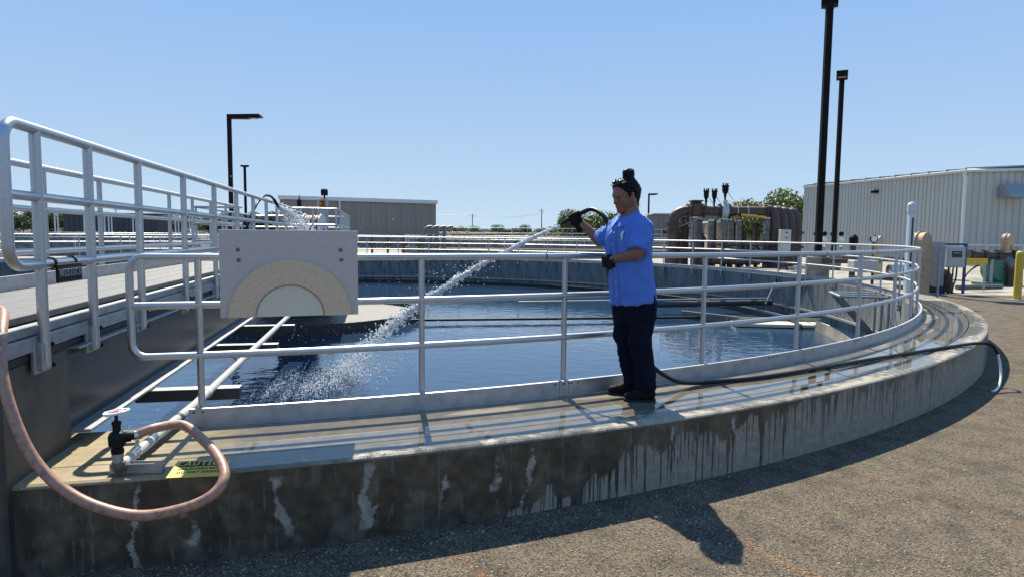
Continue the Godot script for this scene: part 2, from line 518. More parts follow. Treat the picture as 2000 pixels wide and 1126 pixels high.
func make_materials() -> void:
	var blot := noise_tex(1, 0.012, [[0.0, Color(0.80, 0.80, 0.80)], [0.5, Color(0.95, 0.95, 0.95)], [1.0, Color(1, 1, 1)]], 512, 5)
	var grain_n := noise_tex(2, 0.08, [], 512, 3, FastNoiseLite.TYPE_SIMPLEX_SMOOTH, 2.0)
	var m := mat("aluminium", Color(0.74, 0.75, 0.76), 0.40, 0.9)
	tri_map(m, 3.0, noise_tex(19, 0.03, [[0.0, Color(0.86, 0.86, 0.87)], [0.4, Color(0.96, 0.96, 0.96)], [1.0, Color(1, 1, 1)]], 512, 5))
	m = mat("aluminium_dull", Color(0.72, 0.73, 0.75), 0.5, 0.85)
	tri_map(m, 1.1, blot, grain_n, 0.12)
	m = mat("deck_grey", lin(0.135, 0.14, 0.145), 0.62, 0.2)
	tri_map(m, 1.3, blot, grain_n, 0.3)
	m = mat("board_plate", lin(0.64, 0.565, 0.50), 0.5, 0.1)
	tri_map(m, 2.6, noise_tex(9, 0.02, [[0.0, Color(0.74, 0.74, 0.77)], [0.35, Color(0.93, 0.92, 0.93)], [0.6, Color(0.88, 0.88, 0.9)], [1.0, Color(1, 1, 1)]], 512, 5), grain_n, 0.1)
	m = mat("board_wood", lin(0.68, 0.52, 0.36), 0.8)
	tri_map(m, 2.2, noise_tex(35, 0.03, [[0.0, Color(0.88, 0.87, 0.85)], [0.5, Color(0.96, 0.96, 0.95)], [1.0, Color(1, 1, 1)]], 512, 5), grain_n, 0.2)
	m = mat("board_core", lin(0.72, 0.66, 0.53), 0.85)
	tri_map(m, 6.0, noise_tex(33, 0.05, [[0.0, Color(0.55, 0.5, 0.32)], [0.2, Color(0.7, 0.66, 0.5)], [0.3, Color(0.95, 0.95, 0.94)], [1.0, Color(1, 1, 1)]], 512, 4), grain_n, 0.15)
	var conc := noise_tex(4, 0.009, [[0.0, Color(0.62, 0.61, 0.58)], [0.4, Color(0.82, 0.81, 0.79)], [0.7, Color(0.95, 0.95, 0.94)], [1.0, Color(1, 1, 1)]], 512, 6)
	m = mat("concrete", lin(0.27, 0.255, 0.22), 0.9)
	tri_map(m, 0.7, conc, grain_n, 0.3)
	m = mat("tank_concrete", lin(0.185, 0.195, 0.20), 0.88)
	tri_map(m, 0.35, noise_tex(14, 0.012, [[0.0, Color(0.5, 0.52, 0.53)], [0.45, Color(0.85, 0.86, 0.87)], [1.0, Color(1, 1, 1)]], 512, 6), grain_n, 0.3)
	m.uv1_scale = Vector3(0.7, 0.12, 0.7)
	m = mat("damp_concrete", lin(0.07, 0.068, 0.06), 0.6)
	tri_map(m, 0.8, conc, grain_n, 0.3)
	m = mat("pale_concrete", lin(0.36, 0.335, 0.285), 0.92)
	tri_map(m, 0.25, conc, grain_n, 0.2)
	m = mat("steel_paint", lin(0.028, 0.031, 0.034), 0.30)
	tri_map(m, 0.9, blot)
	m.metallic_specular = 0.3
	m = mat("galvanised", lin(0.36, 0.38, 0.39), 0.48, 0.6)
	tri_map(m, 1.5, blot)
	m = mat("dark_steel", lin(0.045, 0.045, 0.045), 0.55, 0.3)
	mat("black", lin(0.009, 0.009, 0.010), 0.5).metallic_specular = 0.3
	mat("rubber", lin(0.009, 0.009, 0.010), 0.42).metallic_specular = 0.35
	mat("lamp_black", lin(0.008, 0.007, 0.007), 0.6).metallic_specular = 0.25
	mat("white_paint", lin(0.72, 0.72, 0.70), 0.5)
	mat("pvc", lin(0.42, 0.42, 0.39), 0.4)
	mat("chrome", Color(0.78, 0.78, 0.78), 0.16, 1.0)
	mat("cast_grey", lin(0.16, 0.155, 0.15), 0.5, 0.5)
	mat("red_paint", lin(0.45, 0.04, 0.03), 0.5)
	m = mat("hose_pink", lin(0.45, 0.245, 0.17), 0.45)
	tri_map(m, 2.2, noise_tex(40, 0.02, [[0.0, Color(0.6, 0.58, 0.56)], [0.45, Color(0.88, 0.88, 0.88)], [1.0, Color(1, 1, 1)]], 512, 5))
	m = mat("brown_iron", lin(0.070, 0.043, 0.033), 0.5)
	tri_map(m, 0.6, blot)
	m = mat("column_grey", lin(0.17, 0.175, 0.18), 0.85)
	tri_map(m, 0.6, conc)
	mat("cabinet", lin(0.42, 0.43, 0.42), 0.55)
	mat("meter_blue", lin(0.36, 0.42, 0.43), 0.5)
	mat("yellow", lin(0.55, 0.385, 0.035), 0.6)
	mat("yellow_sign", lin(0.60, 0.455, 0.08), 0.5)
	mat("sign_orange", lin(0.50, 0.17, 0.03), 0.6)
	m = mat("fibreglass", lin(0.50, 0.335, 0.205), 0.65)
	tri_map(m, 0.8, blot)
	mat("green_paint", lin(0.055, 0.17, 0.115), 0.5)
	mat("blue_paint", lin(0.018, 0.04, 0.16), 0.5)
	mat("tan_siding", lin(0.26, 0.225, 0.19), 0.7)
	mat("tan_siding_b", lin(0.245, 0.212, 0.18), 0.7)
	mat("pale_siding", lin(0.43, 0.43, 0.395), 0.65)
	mat("pale_siding_b", lin(0.41, 0.41, 0.378), 0.65)
	mat("grey_wall", lin(0.075, 0.075, 0.085), 0.8)
	mat("beige_wall", lin(0.44, 0.35, 0.25), 0.8)
	mat("trim", lin(0.60, 0.62, 0.62), 0.6)
	mat("roof_sheet", lin(0.36, 0.37, 0.37), 0.55)
	mat("screen", lin(0.03, 0.04, 0.045), 0.15)
	m = mat("gravel_road", lin(0.172, 0.150, 0.117), 0.95)
	var agg := noise_tex(51, 0.19, [[0.0, Color(0.40, 0.39, 0.37)], [0.25, Color(0.70, 0.67, 0.63)], [0.55, Color(0.86, 0.83, 0.78)], [0.85, Color(0.96, 0.93, 0.88)], [1.0, Color(1, 1, 0.98)]], 1024, 1, FastNoiseLite.TYPE_CELLULAR)
	agg.noise.cellular_return_type = FastNoiseLite.RETURN_CELL_VALUE
	agg.noise.fractal_type = FastNoiseLite.FRACTAL_NONE
	var agh := noise_tex(51, 0.19, [], 1024, 1, FastNoiseLite.TYPE_CELLULAR, 5.0)
	agh.noise.cellular_return_type = FastNoiseLite.RETURN_DISTANCE
	agh.noise.fractal_type = FastNoiseLite.FRACTAL_NONE
	tri_map(m, 0.55, agg, agh, -0.9)
	m.detail_enabled = true
	m.detail_blend_mode = BaseMaterial3D.BLEND_MODE_MUL
	m.detail_albedo = noise_tex(53, 0.02, [[0.0, Color(0.70, 0.69, 0.68)], [0.38, Color(0.88, 0.87, 0.86)], [0.55, Color(0.97, 0.96, 0.94)], [1.0, Color(1, 1, 0.98)]], 1024, 7)
	m.detail_uv_layer = BaseMaterial3D.DETAIL_UV_2
	m.uv2_triplanar = true; m.uv2_world_triplanar = true; m.uv2_scale = Vector3.ONE * 0.13
	m = mat("water", lin(0.016, 0.040, 0.080), 0.015)
	m.uv1_triplanar = true; m.uv1_world_triplanar = true; m.uv1_scale = Vector3(0.13, 0.13, 0.20)
	m.normal_enabled = true; m.normal_scale = 0.19
	m.normal_texture = noise_tex(60, 0.012, [], 1024, 4, FastNoiseLite.TYPE_SIMPLEX_SMOOTH, 5.0)
	m = mat("drops", lin(0.95, 0.97, 0.98), 0.06)
	m.backlight = Color(1, 1, 1)
	m.transparency = BaseMaterial3D.TRANSPARENCY_ALPHA
	m.albedo_color.a = 0.72
	m = mat("foam", lin(0.22, 0.22, 0.205), 0.5)
	tri_map(m, 0.9, noise_tex(61, 0.09, [[0.0, Color(0.12, 0.12, 0.11)], [0.42, Color(0.3, 0.3, 0.28)], [0.55, Color(0.85, 0.85, 0.83)], [1.0, Color(1, 1, 1)]], 512, 4))
	mat("scum_tray", lin(0.46, 0.47, 0.36), 0.6)
	for k in 3:
		m = mat("leaf_%d" % k, [lin(0.13, 0.175, 0.04), lin(0.09, 0.13, 0.035), lin(0.16, 0.20, 0.055)][k], 0.7)
		m.backlight = lin(0.55, 0.7, 0.2)
	mat("bark", lin(0.07, 0.05, 0.035), 0.9)
	# clothing and skin
	var weave := noise_tex(70, 0.25, [], 256, 2, FastNoiseLite.TYPE_SIMPLEX_SMOOTH, 1.5)
	m = mat("shirt_blue", lin(0.072, 0.168, 0.52), 0.85)
	tri_map(m, 8.0, null, weave, 0.25)
	m.rim_enabled = true; m.rim = 0.25
	m = mat("trouser_navy", lin(0.007, 0.009, 0.019), 0.9)
	m.metallic_specular = 0.2
	tri_map(m, 8.0, null, weave, 0.25)
	m = mat("skin", lin(0.20, 0.09, 0.052), 0.5)
	m.subsurf_scatter_enabled = true; m.subsurf_scatter_strength = 0.08
	mat("lips", lin(0.20, 0.07, 0.05), 0.45)
	mat("hair", lin(0.006, 0.005, 0.0045), 0.5).metallic_specular = 0.25
	mat("glove_black", lin(0.007, 0.007, 0.008), 0.7).metallic_specular = 0.25
	mat("shoe_black", lin(0.007, 0.007, 0.008), 0.7).metallic_specular = 0.25
	mat("bead_orange", lin(0.75, 0.22, 0.01), 0.25)
	mat("eye", lin(0.02, 0.012, 0.01), 0.2)
	mat("rust_dust", lin(0.24, 0.115, 0.055), 0.95)
	mat("pebble_a", lin(0.26, 0.235, 0.19), 0.85)

func _ready() -> void:
	rng.seed = 7
	# camera
	var cam := Camera3D.new()
	cam.name = "camera"
	add_child(cam)
	cam.position = Vector3(0, 1.73, 0)
	cam.rotation = Vector3(-atan(104.0 / 1280.0), 0, 0.010)
	cam.fov = 47.5
	cam.near = 0.05; cam.far = 4000.0
	cam.current = true
	# sky
	var env := Environment.new()
	var sky := Sky.new()
	var sm := ProceduralSkyMaterial.new()
	sm.sky_top_color = Color(0.42, 0.60, 0.825)
	sm.sky_horizon_color = Color(0.70, 0.785, 0.845)
	sm.sky_curve = 0.17
	sm.ground_bottom_color = Color(0.42, 0.39, 0.34)
	sm.ground_horizon_color = Color(0.66, 0.70, 0.72)
	sm.sun_angle_max = 30.0
	sky.sky_material = sm
	env.background_mode = Environment.BG_SKY
	env.sky = sky
	env.tonemap_mode = Environment.TONE_MAPPER_LINEAR
	env.background_energy_multiplier = 0.72
	env.tonemap_exposure = 1.85
	env.sdfgi_enabled = true; env.ssao_enabled = true; env.ssil_enabled = true
	var we := WorldEnvironment.new()
	we.name = "environment"
	we.environment = env
	add_child(we)
	# sun: high, ahead of the camera and a little to its left
	var sun := DirectionalLight3D.new()
	sun.name = "sun"
	add_child(sun)
	sun.light_energy = 1.6
	sun.light_color = Color(1.0, 0.96, 0.88)
	sun.light_angular_distance = 0.53
	sun.shadow_enabled = true
	sun.look_at_from_position(Vector3.ZERO, Vector3(0.32, -2.2, 1.68), Vector3.UP)
	make_materials()
	build_ground()
	build_tank()
	build_guardrail()
	build_bridge()
	build_board()
	build_valve_corner()
	build_worker()
	build_hose()
	build_water_jets()
	build_tank_works()
	build_pipe_gallery()
	build_right_yard()
	build_buildings()
	build_lamps()
	build_background()
	build_trees()
	build_pebbles()

# ---------------------------------------------------------------- setting
func build_ground() -> void:
	var b := MB.new()
	ring(b, [Vector2(2200, 0), Vector2(600, 0), Vector2(120, 0), Vector2(60, 0), Vector2(40, 0), Vector2(28, 0), Vector2(21, 0), Vector2(18, 0), Vector2(16.19, 0)], 0, 360, 144)
	kind(obj("ground", b, M.gravel_road), "structure")
	# pale concrete apron beyond the tank
	b = MB.new()
	ring(b, [Vector2(62, 0.004), Vector2(40, 0.004), Vector2(25, 0.004), Vector2(16.6, 0.004)], 97, 250, 90)
	var wk := []
	for p in [Vector3(10.15, 0.004, -20.9), Vector3(10.3, 0.004, -20.6), Vector3(55.3, 0.004, -20.6), Vector3(55.3, 0.004, -26.42)]: wk.append(b.vert(p, Vector3.UP))
	b.quad(wk[0], wk[1], wk[2], wk[3])
	kind(obj("concrete_apron", b, M.pale_concrete), "structure")
	b = MB.new()
	ring(b, [Vector2(15.30, WATER), Vector2(13, WATER), Vector2(9, WATER), Vector2(4.0, WATER), Vector2(0.01, WATER)], 0, 360, 120)
	kind(obj("tank_water", b, M.water), "structure")

func build_tank() -> void:
	var t := thing("clarifier_tank", "large round concrete clarifier tank with low wet wall and water inside", "tank", TC)
	var face := face_material()
	var top := top_material()
	var c := Vector3.ZERO
	var b := MB.new()
	ring_span = Vector2(10, 50)
	ring(b, [Vector2(16.2, -0.02), Vector2(16.2, 0.455)], 10, 50, 80, c)
	obj("outer_face", b, face, t).set_meta("label", "stained outer face with wet runs and white deposits")
	ring_span = Vector2.ZERO
	b = MB.new()
	ring(b, [Vector2(16.2, -0.02), Vector2(16.2, 0.455)], 50, 370, 200, c)
	ring(b, [Vector2(16.2, 0.455), Vector2(15.30, 0.455), Vector2(15.30, -2.2), Vector2(0.01, -2.2)], 0, 360, 220, c)
	obj("wall_core", b, M.tank_concrete, t)
	# top slabs, with a groove between ledge and coping and a joint every few metres
	var a := 10.0
	var bounds := [10.0, 29.5, 37.0, 44.0, 51.0, 57.5, 64.0, 70.0]
	while bounds[-1] < 369.0: bounds.append(min(bounds[-1] + 10.0, 370.0))
	for i in bounds.size() - 1:
		var a0: float = bounds[i] + 0.012
		var a1: float = bounds[i + 1] - 0.012
		var near := i < 7
		var n: int = max(6, int((a1 - a0) * 1.5))
		if near:
			ring_span = Vector2(10, 70); ring_radial = true
		b = MB.new()
		ring(b, [Vector2(15.955, 0.456), Vector2(15.955, TOP - 0.004), Vector2(15.95, TOP), Vector2(15.304, TOP), Vector2(15.30, TOP - 0.004), Vector2(15.30, 0.456)], a0, a1, n, c, true)
		obj("ledge_slab", b, top if near else M.concrete, t)
		b = MB.new()
		ring(b, [Vector2(16.2, 0.456), Vector2(16.2, TOP - 0.022), Vector2(16.196, TOP - 0.012), Vector2(16.18, TOP - 0.003), Vector2(15.974, TOP + 0.003), Vector2(15.967, TOP - 0.002), Vector2(15.967, 0.456)], a0, a1, n, c, true)
		obj("coping_slab", b, top if near else M.concrete, t)
		ring_span = Vector2.ZERO; ring_radial = false

func guard_post(parent: Node, a: float, r: float, y0: float, y1: float, c: Vector3) -> void:
	var b := MB.new()
	tube(b, [polar(a, r, y0, c), polar(a, r, y1, c)], 0.0215, 12)
	var p := obj("post", b, M.aluminium, parent)
	b = MB.new()
	var d := deg_to_rad(a)
	box(b, Transform3D(Basis(Vector3.UP, d), polar(a, r + 0.02, y0 + 0.06, c)), Vector3(0.075, 0.13, 0.025), 0.004)
	for s in [-0.04, 0.04]:
		lathe(b, Transform3D(Basis(Vector3.UP, d) * Basis(Vector3.RIGHT, PI / 2), polar(a, r + 0.0, y0 + 0.06 + s, c)), [Vector2(0.03, -0.03), Vector2(0.03, 0.0), Vector2(0.0, 0.0)], 8)
	obj("bracket", b, M.galvanised, p)

func arc(a0: float, a1: float, r: float, y: float, c: Vector3, step := 1.5) -> Array:
	var out := []
	var n: int = max(2, int(absf(a1 - a0) / step))
	for i in n + 1: out.append(polar(lerpf(a0, a1, float(i) / n), r, y, c))
	return out

func build_guardrail() -> void:
	var t := thing("guardrail", "silver aluminium guardrail with three rails running round the water tank", "railing", TC)
	var c := Vector3.ZERO
	var r := 15.262
	var ys := [1.568, 1.263, 0.934]
	var a_end := 254.0
	p_tube(t, "middle_rail", M.aluminium, arc(14.58, a_end, r, ys[1], c), 0.0235, 12)
	# top and lower rail are one pipe bent round at the near end
	var loop := arc(a_end, 14.9, r, ys[0], c)
	var rad := 0.09
	for i in range(1, 8):
		var q := PI / 2 * i / 7.0
		loop.append(polar(14.9 - rad_to_deg(sin(q) * rad / r), r, ys[0] - rad + cos(q) * rad, c))
	for i in range(0, 8):
		var q := PI / 2 * i / 7.0
		loop.append(polar(14.9 - rad_to_deg(cos(q) * rad / r), r, ys[2] + rad - sin(q) * rad, c))
	loop.append_array(arc(14.95, a_end, r, ys[2], c))
	p_tube(t, "looped_rail", M.aluminium, loop, 0.0245, 12)
	var angles := [16.05, 21.5, 25.85, 31.45, 36.9, 42.4, 47.6, 52.4]
	var a := 57.9
	while a < a_end:
		angles.append(a); a += 6.05
	for e in angles: guard_post(t, e, r, 0.24, ys[0], c)
	# sleeves where lengths of pipe meet
	for e in [25.2, 38.9, 44.2, 60.0, 75.0, 90.0]:
		for y in ys:
			var b := MB.new()
			tube(b, arc(e - 0.018, e + 0.018, r, y, c), 0.0254, 12)
			obj("sleeve", b, M.dark_steel, t)
			break
	# toe plate in lengths
	var cuts := [15.8, 25.55, 25.85, 34.8, 41.4, 48.2, 56.0]
	while cuts[-1] < a_end: cuts.append(cuts[-1] + 12.0)
	for i in cuts.size() - 1:
		var b := MB.new()
		var w := 0.003 if i == 1 else 0.0
		ring(b, [Vector2(15.346 + w, TOP + 0.002), Vector2(15.346 + w, TOP + 0.122), Vector2(15.338, TOP + 0.125), Vector2(15.318, TOP + 0.122), Vector2(15.318, TOP + 0.115), Vector2(15.338 - w, TOP + 0.112), Vector2(15.338 - w, TOP + 0.002)], cuts[i] + 0.01, cuts[i + 1] - 0.01, max(3, int((cuts[i + 1] - cuts[i]) / 1.0)), c, true)
		var p := obj("toe_plate", b, M.aluminium_dull, t)
		if i < 5:
			for e in [cuts[i] + 0.12, cuts[i] + 0.32, cuts[i + 1] - 0.15]:
				b = MB.new()
				lathe(b, Transform3D(Basis(Vector3.UP, deg_to_rad(e)) * Basis(Vector3.RIGHT, PI / 2), polar(e, 15.347 + w, TOP + 0.10, c)), [Vector2(0.007, 0.0), Vector2(0.006, 0.004), Vector2(0.0, 0.005)], 8)
				obj("bolt", b, M.dark_steel, p)

# ---------------------------------------------------------------- footbridge
func build_bridge() -> void:
	var t := thing("footbridge", "long aluminium footbridge with railings leading to the middle of the tank", "footbridge")
	var L := 19.75 + 1.8
	# deck planks
	var deck = M.deck_grey
	var plank := MB.new()
	box(plank, Transform3D.IDENTITY, Vector3(0.20, 0.04, 3.0), 0.004)
	var pm := plank.mesh()
	for i in 6:
		for k in 4:
			var o := MeshInstance3D.new()
			o.name = "deck_plank"
			o.mesh = pm; o.material_override = deck
			t.add_child(o, true)
			o.transform = bxf(-2.64 + 0.11 + k * 0.205, 1.263, 3.42 + 1.5 + i * 3.004)
	for s in [[-2.665, 1.0]]:     # toe plate on the far side
		p_box(t, "toe_plate", M.aluminium_dull, bxf(s[0], 1.335, (3.42 + 14.4) / 2), Vector3(0.008, 0.11, 10.98), 0.002)
	# fascia angles down the near side, then the girders
	p_box(t, "fascia", M.galvanised, bxf(-1.765, 1.215, (3.42 + L) / 2), Vector3(0.05, 0.055, L - 3.42), 0.006)
	p_box(t, "fascia", M.galvanised, bxf(-1.745, 1.145, (3.42 + L) / 2), Vector3(0.05, 0.075, L - 3.42), 0.006)
	p_box(t, "fascia", M.steel_paint, bxf(-1.765, 1.08, (3.42 + L) / 2), Vector3(0.05, 0.04, L - 3.42), 0.004)
	for s in [[-1.775, 1.0], [-2.60, -1.0]]:
		p_box(t, "girder_web", M.steel_paint, bxf(s[0], 0.815, (4.22 + L) / 2), Vector3(0.016, 0.50, L - 4.22), 0.002)
		p_box(t, "girder_flange", M.galvanised, bxf(s[0] + 0.045 * s[1], 0.556, (4.22 + L) / 2), Vector3(0.16, 0.018, L - 4.22), 0.003)
		p_box(t, "girder_flange", M.galvanised, bxf(s[0] + 0.03 * s[1], 1.052, (4.22 + L) / 2), Vector3(0.11, 0.014, L - 4.22), 0.003)
	# railings
	var ys := [2.245, 1.90, 1.555]
	for s in [-1.70, -2.70]:
		var end_t := 14.5
		var near = s > -2.0
		var t0 := 3.53 if near else 4.6
		var rad := 0.10
		var pts := [bp(s, ys[0], end_t), bp(s, ys[0], t0 + rad)]
		for i in range(1, 8):
			var q := PI / 2 * i / 7.0
			pts.append(bp(s, ys[0] - rad + cos(q) * rad, t0 + rad - sin(q) * rad))
		for i in range(0, 8):
			var q := PI / 2 * i / 7.0
			pts.append(bp(s, ys[2] + rad - sin(q) * rad, t0 + rad - cos(q) * rad))
		pts.append(bp(s, ys[2], t0 + rad + 0.01)); pts.append(bp(s, ys[2], end_t))
		p_tube(t, "looped_rail", M.aluminium, pts, 0.0265, 14)
		p_tube(t, "middle_rail", M.aluminium, [bp(s, ys[1], t0), bp(s, ys[1], end_t)], 0.0245, 14)
		var posts := [3.83, 4.46] if near else [5.04]
		var q2 := 5.32 if near else 6.19
		while q2 < end_t:
			posts.append(q2); q2 += 1.17 if near else 1.145
		for e in posts:
			var p := p_tube(t, "post", M.aluminium, [bp(s, 1.02 if near else 1.10, e), bp(s, ys[0], e)], 0.0265 if near else 0.024, 14)
			var b := MB.new()
			box(b, bxf(s - 0.012 * signf(s + 2.2), 1.075, e), Vector3(0.05, 0.15, 0.085), 0.01)
			box(b, bxf(s - 0.025 * signf(s + 2.2), 1.075, e), Vector3(0.02, 0.17, 0.15), 0.003)
			obj("bracket", b, M.galvanised, p)
			if near:
				b = MB.new()
				for yy in [1.02, 1.13]:
					lathe(b, Transform3D(Basis(BR, PI / 2 * 0.0) , bp(s, yy, e + 0.055)) * Transform3D(Basis(Vector3.FORWARD, -PI / 2), Vector3.ZERO), [Vector2(0.013, -0.02), Vector2(0.013, 0.02), Vector2(0, 0.02)], 8)
				obj("bolt", b, M.dark_steel, p)
	# platform in the middle of the tank, wider than the bridge
	var pl := MB.new()
	box(pl, bxf(-2.2, 1.262, 18.0), Vector3(2.9, 0.042, 7.0), 0.004)
	obj("platform_deck", pl, M.deck_grey, t)
	for y in ys:
		p_tube(t, "platform_rail", M.aluminium, [bp(-1.70, y, 14.52), bp(-0.85, y, 14.55), bp(-0.78, y, 14.62), bp(-0.78, y, 21.4), bp(-0.85, y, 21.47), bp(-3.55, y, 21.47), bp(-3.62, y, 21.4), bp(-3.62, y, 14.6), bp(-3.55, y, 14.55), bp(-2.70, y, 14.52)], 0.024, 10)
	for e in [[-0.80, 14.6], [-0.78, 15.7], [-0.78, 16.8], [-0.78, 17.9], [-0.78, 19.0], [-0.78, 20.1], [-0.78, 21.3], [-3.62, 14.7], [-3.62, 15.9], [-3.62, 17.1], [-3.62, 18.3], [-3.62, 19.5], [-3.62, 20.7], [-2.2, 21.47], [-1.28, 14.54]]:
		p_tube(t, "post", M.aluminium, [bp(e[0], 1.24, e[1]), bp(e[0], ys[0], e[1])], 0.022, 10)
	# concrete pier under the near end
	var pier := thing("bridge_pier", "dark damp concrete pier carrying the near end of the footbridge", "pier", bp(-2.2, 0, 3.8))
	var b2 := MB.new()
	box(b2, Transform3D(Basis(BR, Vector3.UP, -BD), Vector3(0, 0.53, 0) + BD * 0.06), Vector3(0.90, 1.06, 0.72), 0.012)
	obj("pier_block", b2, M.damp_concrete, pier)
	b2 = MB.new()
	box(b2, Transform3D(Basis(BR, Vector3.UP, -BD), Vector3(0, 1.147, 0) + BD * 0.0), Vector3(0.8, 0.17, 0.5), 0.006)
	obj("bearing_block", b2, M.damp_concrete, pier)
	# maker's plate hung on the lower rail
	var sign_ := thing("name_plate", "small black name plate hung on the bridge's lower rail", "sign", bp(-1.70, 1.50, 4.06))
	var sx := Transform3D(Basis(-BD, Vector3.UP, BR), Vector3.ZERO)   # x along the rail towards the near end, z out
	sx = Transform3D(Basis(BD, Vector3.UP, BR * 1.0), Vector3.ZERO)
	var pb := MB.new()
	box(pb, Transform3D(sx.basis, BR * 0.038 + Vector3(0, 0.0, 0)), Vector3(0.30, 0.10, 0.012), 0.004)
	obj("plate", pb, M.black, sign_)
	for e in [-0.12, 0.12]:
		pb = MB.new()
		lathe(pb, Transform3D(Basis(BR, BD, Vector3.UP), BD * e + Vector3.UP * 0.055), [Vector2(0.0, -0.008), Vector2(0.033, -0.008), Vector2(0.033, 0.008), Vector2(0.0, 0.008)], 14)
		obj("strap", pb, M.rubber, sign_)
	var tm := TextMesh.new()
	var fnt := SystemFont.new()
	fnt.font_names = PackedStringArray(["Droid Serif"])
	fnt.font_weight = 700
	tm.font = fnt; tm.text = "WESTECH"; tm.font_size = 32; tm.depth = 0.004; tm.pixel_size = 0.0017
	var lo := MeshInstance3D.new()
	lo.name = "lettering"
	lo.mesh = tm; lo.material_override = M.galvanised
	sign_.add_child(lo, true)
	lo.transform = Transform3D(sx.basis, BR * 0.046)

# aluminium board with a half ring, hung on the guardrail
func build_board() -> void:
	var x := Vector3(0.950, 0, -0.312)
	var z := Vector3(0.312, 0, 0.950)
	var o := Vector3(-1.45, 1.19, -4.282) + z * 0.035
	var t := thing("aluminium_board", "scuffed aluminium board with tan half ring hung on the front guardrail", "board", o)
	var bas := Basis(x, Vector3.UP, z)
	p_box(t, "back_plate", M.board_plate, Transform3D(bas, Vector3(0, 0.279, 0)), Vector3(0.852, 0.556, 0.012), 0.002)
	var poly := []
	for i in 41:
		var q := PI * i / 40.0
		poly.append(Vector2(cos(q) * 0.378, sin(q) * 0.362 + 0.003))
	for i in 31:
		var q := PI * (1.0 - i / 30.0)
		poly.append(Vector2(cos(q) * 0.215 - 0.005, sin(q) * 0.205 + 0.003))
	var b := MB.new()
	extrude(b, Transform3D(bas, z * 0.0065), poly, 0.022)
	obj("half_ring", b, M.board_wood, t)
	poly = []
	for i in 31:
		var q := PI * i / 30.0
		poly.append(Vector2(cos(q) * 0.205 - 0.005, sin(q) * 0.195 + 0.003))
	b = MB.new()
	extrude(b, Transform3D(bas, z * 0.0065), poly, 0.008)
	obj("half_disc", b, M.board_core, t)
	for e in [[-0.315, 0.43], [-0.312, 0.365], [0.315, 0.43], [0.32, 0.365]]:
		b = MB.new()
		lathe(b, Transform3D(Basis(x, z, Vector3.DOWN), x * e[0] + Vector3.UP * e[1] + z * 0.006), [Vector2(0.013, 0.0), Vector2(0.013, 0.003), Vector2(0.007, 0.004), Vector2(0.006, 0.012), Vector2(0, 0.013)], 10)
		obj("bolt", b, M.cast_grey, t)

